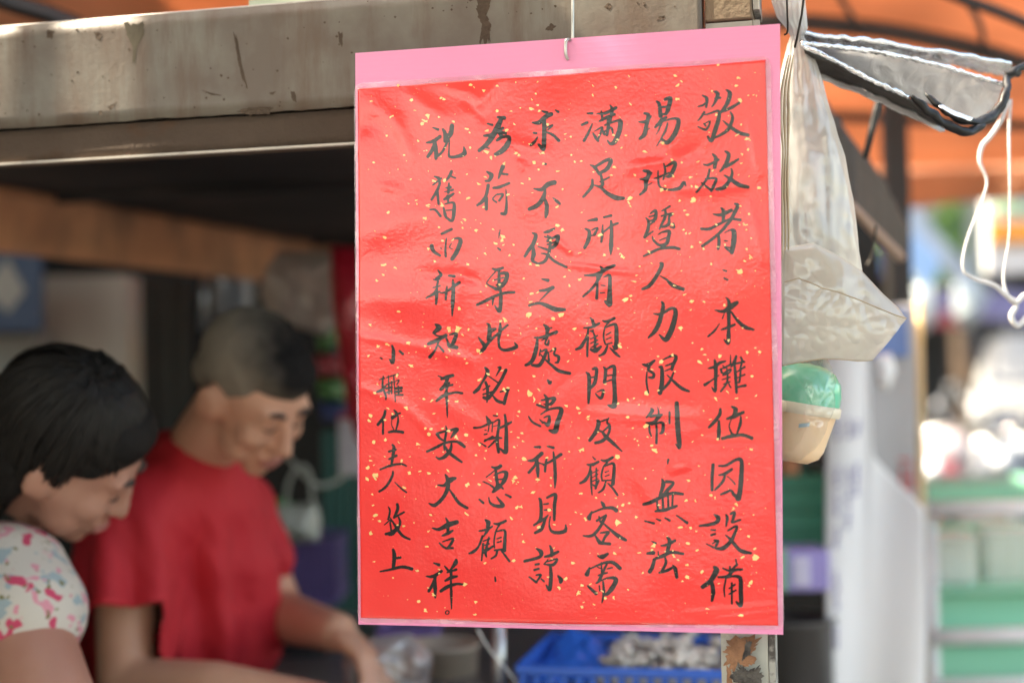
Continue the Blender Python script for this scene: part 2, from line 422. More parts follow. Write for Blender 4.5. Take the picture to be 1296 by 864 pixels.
(715,630,Z,"285,28,10 300,50,24 310,80,14;210,105,10 190,150,26 195,165,14;210,115,10 300,80,14 370,75,22 400,95,26;320,130,10 250,175,14;265,140,8 280,185,14 310,150,12 320,130,10;325,135,10 290,200,18 240,270,20 195,295,18 145,292,8;300,195,10 350,240,16 420,295,26 475,325,18;235,285,8 270,340,24 300,350,14;280,270,10 340,265,18 315,300,16 295,345,16;270,350,16 350,355,20"),
(715,630,Z,"258,448,10 295,455,30 335,432,16;195,540,10 175,590,30;195,550,8 300,505,16 375,500,22 430,545,24;285,500,8 290,590,12;255,535,6 275,545,8;330,510,12 300,570,18 270,640,20 245,660,8;265,600,12 330,580,12;330,550,8 370,540,10;180,680,10 200,700,16 245,740,22;250,660,6 320,625,10 380,620,22 400,640,28 370,700,30 330,745,22 300,745,10;270,680,8 275,720,10;300,650,12 305,730,18 292,812,8"),
(650,130,Z,"150,158,10 200,158,28 250,115,30 295,92,26;225,68,10 260,80,20;240,120,20 242,200,28 240,300,28 235,365,26 200,330,16;160,238,14 180,240,14;190,270,8 165,310,18 140,332,18;265,195,8 305,180,14 270,215,8;255,230,12 310,255,18 355,298,20;330,60,10 350,75,16"),
(650,130,Z,"242,478,14 255,482,14"),
(650,130,Z,"160,672,8 220,680,24 270,640,30 320,625,30;250,680,12 235,740,28 190,800,28 125,832,22;240,740,14 260,800,26 258,864,26 252,895,14;308,742,6 340,770,20 362,790,16"),
(650,260,Z,"150,215,10 175,235,24 155,300,26 120,350,22 90,398,16;155,320,14 158,380,28 150,430,22 185,450,12;240,210,12 270,205,22 320,182,12;245,245,10 300,255,12 350,240,22 335,300,26 305,330,20;265,235,8 285,260,24 265,280,14;265,270,10 340,250,12;265,305,10 335,285,14;290,250,14 285,330,20 270,390,20 240,440,20 185,455,10;190,320,6 260,345,18;215,375,6 265,385,16 320,435,18 415,482,16"),
(650,260,Z,"225,575,10 270,585,22;208,665,14 255,660,20 310,640,22 280,670,14 205,745,6;125,780,16 200,762,18 260,780,26 330,810,32 400,812,20"),
(650,380,Z,"240,190,10 268,220,30 262,270,16;265,225,12 300,215,10;165,290,8 215,290,18 280,270,20 340,245,18 330,262,10;270,290,10 225,310,8;270,285,14 250,335,10 270,345,18 280,310,8;190,300,14 180,380,26 150,470,26 100,505,18;215,385,10 205,430,8;220,400,8 260,385,16 245,440,22 205,505,24 150,505,16;215,420,6 245,455,14;250,460,10 300,505,16 360,550,22 440,568,20;275,405,10 280,470,14;290,400,8 330,375,14 320,420,14 355,440,20 350,480,16 330,485,10"),
(650,380,Z,"270,620,10 285,640,26 298,632,6"),
(650,490,Z,"240,55,8 262,90,22 262,160,22;220,100,10 320,85,22 290,130,20 240,130,8;185,135,14 240,155,16;215,210,8 270,175,14 345,160,16 375,180,28 345,270,30 325,340,34 280,335,12;120,228,10 150,270,14 210,302,14;205,250,6 230,275,14;240,235,8 280,225,16 270,290,26 240,270,10"),
(650,490,Z,"165,465,10 205,465,18;115,572,10 160,565,22 220,515,24;185,560,18 165,610,16 120,662,18;188,580,14 188,640,24 190,695,14;190,585,8 235,600,10;265,458,10 310,470,18;260,550,12 250,600,16 245,655,14;235,605,12 300,570,16 370,522,20;310,505,10 320,580,20 325,700,22 322,785,6"),
(650,615,Z,"200,95,12 212,120,20 212,250,22 160,305,10;260,90,12 325,65,22 320,150,22 318,260,16;235,140,8 270,135,12;240,185,8 290,180,12;160,300,12 240,255,18 270,225,8;250,250,14 220,330,24 170,362,16;288,235,8 280,300,10 300,350,18 350,360,22 405,345,24 408,300,8"),
(650,615,Z,"180,485,10 215,510,28 205,550,20 90,582,18;175,608,14 200,604,14;165,650,14 200,640,14;125,705,10 180,745,16;180,690,10 215,690,16 180,745,10;285,460,10 300,500,22 300,540,16;245,548,12 295,535,22 350,508,16;270,570,8 240,605,8;250,590,8 340,565,14 310,610,20 240,605,8;290,620,16 295,700,24 285,800,24 260,770,10;220,720,10 240,738,12;350,695,10 372,725,28 370,745,18"),
(585,135,Z,"280,85,14 330,90,24;200,135,10 235,145,16;310,90,22 280,160,36 235,240,34 190,300,28 135,345,20;175,230,14 240,220,24 320,170,16;275,265,16 310,235,26 285,200,14 340,210,20;310,240,18 370,240,20 355,300,34 310,350,32 262,375,22;180,318,8 212,328,10"),
(585,135,Z,"195,510,10 230,535,28 215,575,20 185,582,12;320,470,26 300,520,20 285,562,10;310,525,14 355,530,14;205,615,20 190,690,20 160,740,22 120,770,14;190,715,22 190,800,20;245,635,14 290,630,20 368,600,16;280,680,6 240,720,10 270,748,12;265,690,8 320,685,14 290,735,14;343,645,6 348,740,14 340,830,24 310,835,18"),
(585,275,Z,"298,95,4 292,130,10 287,165,5;280,240,10 298,255,14"),
(585,275,Z,"240,402,12 275,410,20 320,395,16;275,410,8 200,500,8 210,530,10 270,560,22;290,420,14 290,560,26;285,440,10 350,440,26 340,500,26 310,540,22;250,490,8 330,470,10;270,530,12 325,510,14;120,682,16 180,655,20 260,615,18 340,590,18 408,585,16;245,625,18 240,685,6;300,560,14 305,620,22 295,730,26 258,690,8"),
(585,395,Z,"195,88,8 215,110,20 215,210,34;215,135,14 265,130,14 225,160,8;130,195,8 155,230,18 180,265,28 160,300,22 145,315,8;160,295,22 225,220,18 290,160,14 358,100,14;300,88,12 300,140,24 288,220,16 300,280,16 350,295,20 425,270,26 412,235,6"),
(585,395,Z,"182,432,12 200,460,26 185,500,18 150,560,14 125,600,24 95,625,18;205,495,8 275,545,10;185,545,16 200,600,20 195,700,10;165,605,8 215,575,12;165,640,10 240,620,14;170,665,18 205,670,24 245,625,14;285,430,12 300,435,18 265,500,4;345,450,20 300,540,20 240,630,20 205,660,14;235,640,6 275,690,20 330,705,18;365,600,14 345,650,20 330,710,22;300,620,10 360,600,14"),
(585,515,Z,"190,70,8 210,110,28 215,120,20;95,160,14 150,155,12 225,120,18;175,180,6 190,178,8;175,212,10 195,208,10;140,275,6 185,305,12;215,130,8 205,190,8;175,265,10 240,230,16;220,300,8 205,312,8;245,65,10 275,68,10;240,115,8 235,190,8;245,120,6 290,100,14 280,200,18 275,260,22 285,350,18;240,150,6 285,140,8;180,255,10 250,240,18 310,240,10;210,310,10 260,260,14;385,115,12 350,135,18 290,165,14;335,60,14 345,150,20 345,280,26 340,350,26 295,320,10"),
(585,515,Z,"230,465,8 270,475,24 300,458,22;270,480,8 190,545,8;262,480,16 270,560,20 275,610,20 240,660,14;250,530,8 310,505,14 345,515,26 330,570,26 300,610,16;260,565,8 320,560,10;165,580,8 210,600,10 250,630,14;245,660,14 300,620,18;290,600,10 318,635,12;135,718,10 165,745,16;208,705,8 220,745,14 260,768,20 318,765,26 270,700,8;340,680,12 378,700,16"),
(585,600,Z,"180,352,8 205,375,30 200,410,20;135,440,10 190,430,16 235,405,12;215,420,10 190,450,16 170,480,10;160,480,14 130,560,14 90,600,20 58,615,12;165,540,14 160,600,12 153,670,8;210,490,10 185,600,18 190,640,10;165,520,8 215,500,10;165,555,6 210,540,10;165,590,8 210,575,10;170,610,14 240,560,14;250,382,10 285,385,18 340,362,16;290,395,12 265,440,10 250,520,10 255,570,10;255,450,6 330,435,16 335,500,20 330,590,24;275,500,8 305,490,10;275,530,8 305,520,10;255,590,12 330,580,12;275,590,14 265,630,14 230,655,12;305,590,10 340,635,14 370,675,12"),
(585,600,Z,"258,800,10 262,830,12"),
(525,145,Z,"145,105,8 185,120,18;95,222,10 150,210,24 200,175,22;160,215,20 145,270,24 105,330,20;165,230,20 170,300,26 168,345,20;170,335,14 220,290,16 265,200,14;225,120,16 240,150,24 240,210,22;295,90,26 285,150,30 255,195,20;245,160,10 280,155,12;275,205,8 270,280,10 275,330,16 330,330,20 390,305,30 385,255,8"),
(525,145,Z,"155,485,8 190,500,20 195,530,16;145,550,10 210,500,12;290,445,18 275,480,20 250,515,12;280,480,10 320,498,12;200,535,14 175,600,20 135,665,14;180,610,18 190,700,14;245,575,8 280,570,20;270,540,12 265,610,18;235,605,6 300,590,14;230,665,10 260,650,24 305,620,14;260,640,20 265,685,12;125,745,10 165,745,14 205,795,16;230,730,12 240,780,20 250,805,16;240,700,8 305,690,16 310,750,24 295,830,18 245,800,14;250,750,8 300,745,10"),
(525,275,Z,"215,130,16 290,95,18;135,225,26 150,265,22 200,300,14;250,165,8 242,250,14 245,305,16;300,170,8 345,165,16 360,190,26 330,270,28 295,325,24;290,205,6 275,235,8 300,250,4;205,240,8 212,245,8"),
(525,275,Z,"185,415,10 205,450,22 170,480,16;150,485,8 175,490,12 200,480,8;185,500,14 175,540,12;145,550,8 200,535,10;185,540,8 150,590,8;95,630,10 150,600,18 200,580,10;175,560,16 175,620,20 170,675,14;270,455,14 310,460,18;255,540,10 250,580,16 245,640,14;205,590,8 250,580,14 350,510,20;300,490,12 305,560,24 300,660,26 295,770,6"),
(525,400,Z,"165,65,12 190,90,36 150,130,16;150,130,12 180,155,10 235,150,10;110,215,20 170,190,26 245,150,22;190,190,14 165,260,12 120,318,22;190,230,10 228,275,14;240,150,10 260,200,14 275,230,28 330,245,22;275,145,10 325,135,20 310,190,26 290,230,20"),
(525,400,Z,"185,465,8 225,485,14;210,490,14 250,475,24 298,462,20;260,480,20 235,540,24 205,570,20;225,555,10 295,535,14;270,520,14 240,600,12;175,658,16 225,620,20 310,595,14 370,600,16;250,560,14 252,640,18 258,790,6"),
(525,530,Z,"245,55,8 255,90,16;180,120,20 200,150,14 235,170,12;180,110,16 260,90,12 330,80,24 310,110,22 285,145,8;250,90,14 235,190,16 235,240,10;100,252,14 160,225,18 240,185,16 320,175,14 360,190,22 390,215,18;290,190,10 280,240,22 240,290,24 195,308,16 170,292,6;240,210,10 265,255,20 320,300,20 370,335,12"),
(525,530,Z,"185,512,8 235,515,20 280,475,34 320,460,16;243,432,10 258,465,22 262,530,26 225,610,22 160,670,24 115,655,8;265,535,6 310,600,18 350,655,20 410,692,18"),
(525,650,Z,"140,108,8 190,118,20 260,85,32 330,62,26;245,30,8 262,70,20 260,130,18;218,168,12 260,150,22 298,128,12;195,225,10 225,255,14 250,265,12;220,215,8 300,190,14 285,230,18 262,260,14;245,268,12 298,265,14"),
(525,650,Z,"150,380,10 190,395,20;90,485,8 145,485,22 210,445,18;165,480,18 145,540,20 110,600,18;160,510,16 160,580,24 160,650,12;325,355,14 320,380,28 285,430,12;235,405,8 265,440,18 280,440,12;255,455,10 325,432,16;240,520,14 285,495,24 330,485,14;285,430,16 285,500,18;205,600,20 260,565,24 330,545,16 380,550,14;283,500,12 285,620,18 287,740,6"),
(525,650,Z,"268,767,7 259,780,7 243,778,7 240,764,7 252,754,7 264,757,7 268,767,7"),
(460,420,Z,"228,105,10 238,150,22 232,235,24 210,215,10;285,148,12 310,170,16;138,200,8 150,210,10"),
(460,420,Z,"130,370,6 165,360,12;160,345,8 155,420,14 182,500,12 180,525,10;115,465,14 150,450,20 185,410,8;185,355,8 275,325,8;200,340,6 205,480,12;185,410,8 230,390,10;180,440,10 225,430,14;190,470,10 220,460,12;225,380,8 225,480,10;240,340,8 255,540,8;245,390,6 280,375,8 265,410,8;250,440,14 300,435,20;250,465,14 300,460,14;275,420,8 280,490,12;255,490,10 310,490,14"),
(460,420,Z,"175,615,16 165,660,18 120,720,18;160,690,12 158,790,14;245,608,8 265,640,20 230,670,18;225,660,10 290,632,12;228,675,5 225,720,6 240,755,8;275,650,6 275,700,14 260,760,10;205,780,14 250,772,18 312,780,18"),
(460,550,4.8,"180,58,8 190,80,16 180,150,14 175,185,8;160,100,10 200,88,12;162,145,10 205,125,12;108,208,8 170,185,12 230,175,10 265,187,8"),
(460,550,4.8,"185,220,8 180,250,12 145,310,12 102,342,10;195,285,4 230,320,8 265,347,8"),
(460,550,4.8,"155,435,5 165,460,10 155,510,10;130,545,5 165,515,8;150,510,6 185,530,6;140,600,14 175,590,14 215,560,18;165,530,8 175,595,10;210,420,14 212,450,16 190,500,12;200,495,10 250,468,10;218,500,8 225,540,14 180,600,14 140,600,8;165,500,4 200,555,14 240,610,14 283,632,10"),
(460,550,4.8,"183,695,12 190,730,20 185,805,16;190,750,8 225,742,14;105,828,8 170,815,12 240,800,16 295,812,16"),
]
# gold flecks that show largest: (origin, scale, "x,y,r ...") read off the photograph
FL = [
(872,110,Z,"397,108,16 410,295,12 375,378,20 458,405,22 465,490,14 415,527,14 70,585,13 15,705,17 65,780,16 408,597,12 545,790,16 462,70,10 170,855,12 160,358,8 212,218,10 182,655,14 20,775,12 528,72,9 390,685,8 470,698,7"),
(872,250,Z,"30,18,28 400,65,12 468,128,12 438,215,22 392,212,11 450,252,10 10,278,14 20,385,14 92,352,11 116,402,15 448,405,11 480,458,24 434,494,12 392,575,32 178,520,11 520,573,14 28,812,20 118,816,11 278,838,11 488,320,8 228,385,14 215,215,14 282,365,13"),
(872,370,Z,"30,72,18 15,137,14 278,97,10 102,444,16 124,485,15 85,545,24 152,524,10 240,500,18 310,380,16 515,432,16 460,467,13 550,465,12 494,652,13 300,773,18 210,830,18 370,825,16 524,803,12 420,278,10 26,394,8"),
(872,500,Z,"210,30,20 115,122,12 168,188,14 222,340,16 452,172,9 487,422,14 127,618,9 170,780,14 205,800,12 372,850,14 50,820,13 105,308,8 516,750,8 80,550,10"),
(872,640,Z,"350,18,14 15,172,16 58,196,12 403,178,10 468,235,14 515,330,13 62,346,15 420,397,20 518,397,26 98,510,16 480,592,18 470,620,12 147,800,20 404,852,20 234,602,10 525,515,9 490,467,8"),
(795,120,Z,"22,77,15 382,38,18 134,446,19 268,378,14 300,465,9 340,507,12 52,632,20 490,643,17 352,634,14 418,528,10 258,745,20 300,745,12 291,712,10 10,810,26 506,822,30 400,828,13 538,717,14 545,525,14 494,716,9"),
(795,250,Z,"10,45,20 445,102,13 463,135,17 350,130,12 348,215,18 433,250,16 483,278,16 453,280,11 148,340,12 165,424,16 495,386,15 95,537,10 45,655,20 68,607,9 20,768,13 365,688,14 441,756,14 503,813,19 186,513,11"),
(795,380,Z,"502,12,22 489,77,14 412,220,20 52,97,8 350,430,17 260,477,18 188,538,12 548,478,16 240,703,16 145,727,18 85,812,9 48,762,9 365,555,8 283,245,8 500,330,9 235,436,9"),
(795,510,Z,"142,180,30 50,280,12 294,240,12 187,328,16 214,370,34 135,585,11 470,602,14 245,793,14 455,758,14 525,756,14 505,298,10 82,326,8 10,778,13"),
(795,600,Z,"133,30,10 455,204,14 405,412,20 488,415,18 530,442,10 68,332,14 465,535,18 200,555,20 92,610,18 348,595,12 355,632,16 388,665,13 538,592,16 463,703,18 460,800,20 425,828,14 115,765,14 184,590,12"),
(720,120,Z,"487,77,15 190,10,18 404,180,10 353,318,17 383,350,16 449,321,13 412,416,16 20,472,14 48,523,16 98,521,14 352,568,18 334,628,13 515,635,16 462,830,28 192,605,9 18,330,10 238,318,10"),
(720,250,Z,"465,40,24 484,72,16 282,452,18 402,440,13 420,465,22 84,434,14 85,640,22 245,295,20 388,400,12 510,658,20 440,800,26 484,770,13 487,798,12 8,422,12 8,687,12"),
(715,380,Z,"82,220,18 178,178,10 423,350,28 30,474,12 275,459,10 315,652,16 12,820,16 102,838,18 492,775,14 413,803,12 417,555,8 518,597,9 308,715,10 122,270,8"),
(715,500,Z,"12,78,14 102,98,18 116,136,16 182,170,22 112,335,17 132,423,22 412,480,20 488,170,16 532,256,10 545,342,10 124,765,17 242,800,11 400,800,12 313,773,10 450,855,16 495,840,16 530,570,10 460,773,9 34,441,9 260,285,8"),
(715,630,Z,"445,52,20 495,36,16 410,68,14 430,105,16 160,162,15 128,122,12 84,110,11 418,192,32 428,310,14 430,384,8 389,428,17 62,505,18 195,428,9 140,680,18 202,668,15 105,738,24 230,825,15 150,810,12 142,848,18 382,775,14 318,782,14 290,720,17 247,735,13 8,625,18 495,712,9"),
(650,130,Z,"143,50,18 198,67,14 190,20,11 20,400,20 404,248,11 450,270,10 454,412,14 484,460,16 530,459,15 163,466,15 200,523,14 348,536,15 238,477,14 128,596,14 73,632,14 386,678,17 346,812,17 8,172,16 270,170,14 235,395,14"),
(650,260,Z,"346,12,16 346,156,17 385,192,17 515,372,12 440,362,9 134,459,16 192,468,20 440,506,11 404,553,14 82,570,17 435,626,13 517,580,20 143,686,18 188,680,12 133,752,16 375,850,26 122,852,22 293,274,12 188,302,12"),
(650,380,Z,"124,115,22 316,140,16 374,118,28 183,222,13 60,256,13 484,220,18 430,475,12 163,592,17 198,695,14 125,725,32 166,770,22 415,820,14 505,838,15 8,410,11 205,803,15 315,380,9"),
(650,490,Z,"508,160,15 516,198,15 70,356,14 40,390,14 72,421,14 8,467,14 510,397,16 532,487,18 84,558,17 262,547,17 400,556,9 15,700,24 186,718,24 290,707,11 152,818,18 525,825,16 35,222,13 292,764,9 38,738,10 434,505,8"),
(650,615,Z,"150,46,18 525,52,16 28,170,22 60,160,18 277,182,20 318,296,17 202,318,16 80,433,13 465,596,18 5,580,16 487,205,9 530,212,10 400,720,24 355,787,17 540,770,14 505,830,20 304,565,13 272,704,13 448,294,8 317,480,10"),
(585,135,Z,"275,38,14 388,38,15 42,175,20 62,205,9 398,142,17 196,192,16 345,190,18 70,322,13 190,356,21 226,400,17 422,370,19 115,402,10 329,445,15 186,551,15 132,605,17 50,716,18 528,566,15 170,783,13 361,690,12 40,528,9 262,388,9"),
(585,275,Z,"25,20,20 112,105,16 242,94,18 317,155,24 317,180,18 263,203,14 323,218,13 402,214,12 182,285,14 46,366,15 372,298,10 120,320,9 484,476,17 534,366,14 192,536,11 536,595,14 533,664,17 520,765,24 335,802,22 300,808,14 292,525,16 245,495,9 148,582,9"),
(585,395,Z,"52,134,14 5,175,14 462,163,13 400,317,19 128,298,16 148,318,12 46,397,18 140,524,18 207,480,14 314,455,14 330,605,22 362,588,14 520,635,28 445,773,14 436,810,14 275,796,11 8,760,9 362,178,8"),
(585,515,Z,"27,215,18 436,70,12 275,52,11 388,190,13 471,203,14 440,236,14 472,268,14 135,294,19 396,312,24 186,338,9 107,374,12 178,400,13 486,404,17 218,571,16 45,604,17 138,604,18 400,540,36 400,580,18 440,582,10 430,790,20 460,775,16 545,662,14 35,828,20"),
(585,600,Z,"382,337,18 426,270,20 460,250,17 481,527,12 400,670,19 182,691,11 34,303,20 20,855,20 44,80,16"),
(525,145,Z,"106,18,20 95,55,18 68,45,13 193,27,13 305,60,14 412,115,22 430,138,14 440,260,14 76,285,11 96,282,9 209,328,11 485,340,11 287,365,9 148,520,19 235,515,22 500,543,19 354,612,12 420,655,20 108,708,21 218,705,20 12,672,13 22,700,13 84,812,17 405,820,20 370,845,14 242,262,8 30,207,9"),
(525,275,Z,"84,8,17 194,77,12 376,87,10 482,107,16 302,175,17 217,187,13 109,250,15 160,343,18 420,367,17 489,322,10 353,714,15 516,582,11 400,12,18"),
(525,400,Z,"268,103,22 340,100,26 422,103,14 369,146,15 83,237,12 274,268,15 255,321,15 348,293,11 418,365,20 393,334,9 508,490,18 74,643,13 133,660,14 330,664,15 362,728,18 156,760,16 265,660,9"),
(525,530,Z,"128,75,13 83,72,12 220,74,14 117,118,15 268,92,14 325,138,24 398,124,19 28,196,18 264,400,17 41,408,16 118,420,20 174,520,18 415,513,17 507,513,18 125,744,15 404,738,23 505,203,17 228,258,9 148,792,9 477,282,10 12,620,8"),
(525,650,Z,"98,253,14 405,8,20 20,440,14 192,430,13 192,462,15 398,560,24 147,630,18 30,681,13 81,757,19 480,684,17 470,782,13 108,134,9 315,195,8 150,50,9"),
(460,420,Z,"121,110,16 195,100,17 46,186,12 356,86,15 484,112,12 374,260,27 272,278,11 358,162,9 264,338,14 116,408,15 97,473,17 145,500,13 340,592,26 194,592,14 474,520,14 534,537,14 65,650,17 58,692,20 174,683,14 236,638,13 484,750,11 530,750,12 520,798,14 180,838,15 88,855,14 310,653,8"),
(460,550,4.8,"68,43,10 138,33,12 218,45,9 334,56,14 50,155,12 30,197,15 70,182,9 135,130,10 238,158,12 77,240,22 78,262,14 32,266,15 58,358,9 287,228,15 344,220,13 404,232,14 250,318,13 62,426,9 78,488,14 97,520,12 48,596,13 310,532,9 210,547,9 249,552,9 69,769,12 327,822,11 388,677,10 408,484,11 396,585,7 428,522,8"),
(440,50,2.214,"180,170,5 230,215,7 271,170,8 190,200,4 345,128,6 355,135,4 383,145,5 280,130,3 222,225,5 110,270,3 75,345,5 160,325,4 115,486,6 178,392,4 195,460,5 172,460,4 105,555,5 100,632,8 82,675,5 100,660,5 135,640,5 145,762,6 38,555,4 480,325,5 510,293,4 540,320,4 65,800,5 150,790,4 520,430,4"),
(430,0,2.197,"165,238,5 200,280,4 90,282,5 145,325,6 245,328,7 230,345,6 295,280,5 283,275,5 440,240,5 550,228,4 372,238,6 705,240,7 703,265,6 770,245,6 805,213,4 933,213,9 940,240,8 950,228,5 1035,255,4 1110,218,6 1103,240,5 1052,182,4 1090,178,4 1150,265,4 545,260,4 535,278,4 1010,195,3 490,230,3"),
]

def h_paper(u, v):
    """relief of the laminated sheet in metres, as a function of the photograph's pixel scale"""
    p = V((u * 0.01, v * 0.01, 0))
    h = 0.0028 * noise.noise(p * 0.55 + V((3.1, 1.2, 0)))
    h += 0.0006 * noise.noise(p * 1.7 + V((9, 4, 2)))
    # creases: (u0,v0,u1,v1,width,height)
    for (a, b, c, d, s_, k) in CREASE:
        dx, dy = c - a, d - b
        L2 = dx * dx + dy * dy
        t = max(0.0, min(1.0, ((u - a) * dx + (v - b) * dy) / L2))
        q = (u - a - t * dx) ** 2 + (v - b - t * dy) ** 2
        if q < 16 * s_ * s_:
            h += k * math.exp(-q / (2 * s_ * s_)) * (0.55 + 0.45 * math.cos((t - 0.5) * math.pi))
    return h

CREASE = [
(600,140,632,100,7,0.0011),(590,128,612,148,5,-0.0008),(520,120,560,150,7,0.0008),(470,130,500,160,9,0.0009),(500,150,522,200,6,0.0009),
(455,165,480,150,8,-0.0008),(560,108,600,120,6,0.0007),(480,235,505,240,4,0.0005),
(455,300,560,262,16,0.0012),(455,378,540,380,14,0.0010),(540,345,600,352,5,-0.0005),(575,400,585,350,5,0.0006),(578,345,610,360,5,-0.0005),
(455,425,540,440,4,0.0005),(540,440,610,462,6,0.0007),(460,490,510,512,4,0.0005),(510,512,560,560,5,0.0006),(560,510,640,560,9,0.0008),
(560,540,600,580,5,0.0005),(455,640,500,580,10,0.0006),
(720,335,800,345,2.5,0.0005),(748,368,765,365,5,0.0006),(700,300,722,318,3,0.0006),(655,205,668,215,4,0.0005),(640,180,690,192,6,0.0006),
(800,212,850,205,5,0.0009),(850,205,880,190,5,-0.0006),(860,240,940,235,5,0.0006),(800,225,835,228,3,-0.0005),
(750,525,880,530,8,0.0011),(850,595,870,590,3,0.0008),(700,500,730,470,4,0.0003),(895,560,960,560,7,0.0006),(810,600,830,640,9,0.0007),
(870,775,985,765,1.8,0.0006),(910,782,985,772,1.8,0.0005),(735,410,760,420,3,0.0003),(690,540,715,535,2.5,0.0005),
(950,160,962,220,5,0.0005),(950,260,966,330,4,0.0004),
]

def ink_mesh(idx, u0, v0, sc, strokes):
    segs = []
    for st in strokes.split(';'):
        pts = [tuple(float(x) for x in q.split(',')) for q in st.split()]
        vp = [V((u0 + x / sc, v0 + y / sc, 0)) for x, y, w_ in pts]
        ws = [w_ / sc / 2 * 1.30 for x, y, w_ in pts]
        pp, rr = spline(vp, ws, 5)
        segs.append(([(p.x, p.y) for p in pp], rr))
    xs = [p[0] for s_ in segs for p in s_[0]]; ys = [p[1] for s_ in segs for p in s_[0]]
    G = 0.42
    x0, x1, y0, y1 = min(xs) - 4, max(xs) + 4, min(ys) - 4, max(ys) + 4
    nx, ny = int((x1 - x0) / G) + 2, int((y1 - y0) / G) + 2
    gx, gy = np.meshgrid(x0 + np.arange(nx) * G, y0 + np.arange(ny) * G)
    D = np.full(gx.shape, 9.0)
    for pp, rr in segs:
        for i in range(len(pp) - 1):
            ax, ay = pp[i]; bx, by = pp[i + 1]
            dx, dy = bx - ax, by - ay
            L2 = dx * dx + dy * dy + 1e-9
            t = np.clip(((gx - ax) * dx + (gy - ay) * dy) / L2, 0, 1)
            d = np.hypot(gx - ax - t * dx, gy - ay - t * dy) - (rr[i] * (1 - t) + rr[i + 1] * t)
            D = np.minimum(D, d)
    rs = np.random.RandomState(idx + 3)
    nse = rs.rand(*D.shape)
    k = np.array([1, 2, 3, 2, 1.0]); k /= k.sum()
    nse = np.apply_along_axis(lambda r: np.convolve(r, k, 'same'), 0, nse)
    nse = np.apply_along_axis(lambda r: np.convolve(r, k, 'same'), 1, nse)
    D = D + (nse - 0.5) * 1.1
    verts, faces, vid = [], [], {}
    def gv(i, j):
        key = (i, j)
        if key not in vid:
            vid[key] = len(verts); verts.append((x0 + i * G, y0 + j * G))
        return vid[key]
    def ev(i, j, i2, j2):
        key = (i, j, i2, j2) if (i, j) < (i2, j2) else (i2, j2, i, j)
        if key not in vid:
            a, b = D[key[1], key[0]], D[key[3], key[2]]
            t = a / (a - b)
            vid[key] = len(verts)
            verts.append((x0 + (key[0] + (key[2] - key[0]) * t) * G, y0 + (key[1] + (key[3] - key[1]) * t) * G))
        return vid[key]
    inside = D < 0
    for j in range(ny - 1):
        i = 0
        while i < nx - 1:
            c = [(i, j), (i + 1, j), (i + 1, j + 1), (i, j + 1)]
            s_ = [inside[b, a] for a, b in c]
            if all(s_):
                k2 = i + 1
                while k2 < nx - 1 and k2 - i < 4 and inside[j, k2 + 1] and inside[j + 1, k2 + 1]:
                    k2 += 1
                faces.append((gv(i, j), gv(k2, j), gv(k2, j + 1), gv(i, j + 1)))
                i = k2
                continue
            if any(s_):
                poly = []
                for q in range(4):
                    a, b = c[q], c[(q + 1) % 4]
                    if s_[q]: poly.append(gv(*a))
                    if s_[q] != s_[(q + 1) % 4]: poly.append(ev(*a, *b))
                if len(poly) > 2: faces.append(tuple(poly))
            i += 1
    return verts, faces
# ------------------------------------------------------------------ ground, walls, far street
asphalt = mat('asphalt', (0.075, 0.073, 0.07), 0.85, nscale=3, bump=0.4, bscale=180, dirt=(0.03, 0.03, 0.03))
paving = mat('paving', (0.30, 0.28, 0.25), 0.8, nscale=2, bump=0.3, bscale=90, dirt=(0.12, 0.11, 0.1))
g = MB().grid(lambda a, b: V((-400 + 800 * a, -400 + 800 * b, 0)), 8, 8, False).build('ground', asphalt, kind='structure')
g = MB().box((0.0, 2.2, 0.055), (3.4, 3.2, 0.055)).build('pavement', paving, kind='structure')

# ------------------------------------------------------------------ the market stall (frame, post, side beam, roof panel)
paint_beam = mat('beam_paint', (0.170, 0.158, 0.135), 0.5, col2=(0.105, 0.078, 0.062), nscale=12, namt=0.75, bump=0.10, bscale=160, dirt=(0.095, 0.056, 0.036), dscale=14, dlo=0.47, dhi=0.70, stretch=(1.6, 1.6, 0.28))
paint_lip = mat('lip_paint', (0.100, 0.072, 0.056), 0.85, spec=0.2, col2=(0.060, 0.042, 0.033), nscale=7, bump=0.5, bscale=120, dirt=(0.09, 0.045, 0.025), dscale=9)
rust_brown = mat('rust_brown', (0.85, 0.42, 0.24), 0.8, col2=(0.60, 0.27, 0.15), nscale=5, namt=0.6, bump=0.4, bscale=60, dirt=(0.22, 0.13, 0.09), dscale=7, dlo=0.45, dhi=0.75, stretch=(1, 1, 0.5))
dark_panel = mat('dark_panel', (0.055, 0.052, 0.054), 0.8, col2=(0.025, 0.024, 0.026), spec=0.2, nscale=3, bump=0.3, bscale=14, dirt=(0.085, 0.070, 0.068), dscale=2.5)
post_tan = mat('post_tan', (0.20, 0.145, 0.095), 0.75, nscale=18, bump=0.25, bscale=160)
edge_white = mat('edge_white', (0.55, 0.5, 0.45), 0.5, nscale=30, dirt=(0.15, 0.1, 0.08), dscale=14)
rust_spot = mat('rust_spot', (0.075, 0.05, 0.034), 0.9, nscale=60, bump=0.5, bscale=200)
rust_orange = mat('rust_orange', (0.30, 0.15, 0.08), 0.9, col2=(0.16, 0.075, 0.04), nscale=45, namt=0.8, bump=0.8, bscale=220)
black_rust = mat('black_rust', (0.035, 0.03, 0.028), 0.9, col2=(0.10, 0.09, 0.08), nscale=70, namt=0.9, bump=0.9, bscale=260)

steel_rod_m = mat('rod_dark', (0.08, 0.075, 0.07), 0.4, metal=0.7)
stall = thing('market_stall', S(-0.5, 1.5, -ST.z + 0.11), 'weathered steel market stall frame with painted front beam, rusty side beam and dark roof panel', 'market stall')

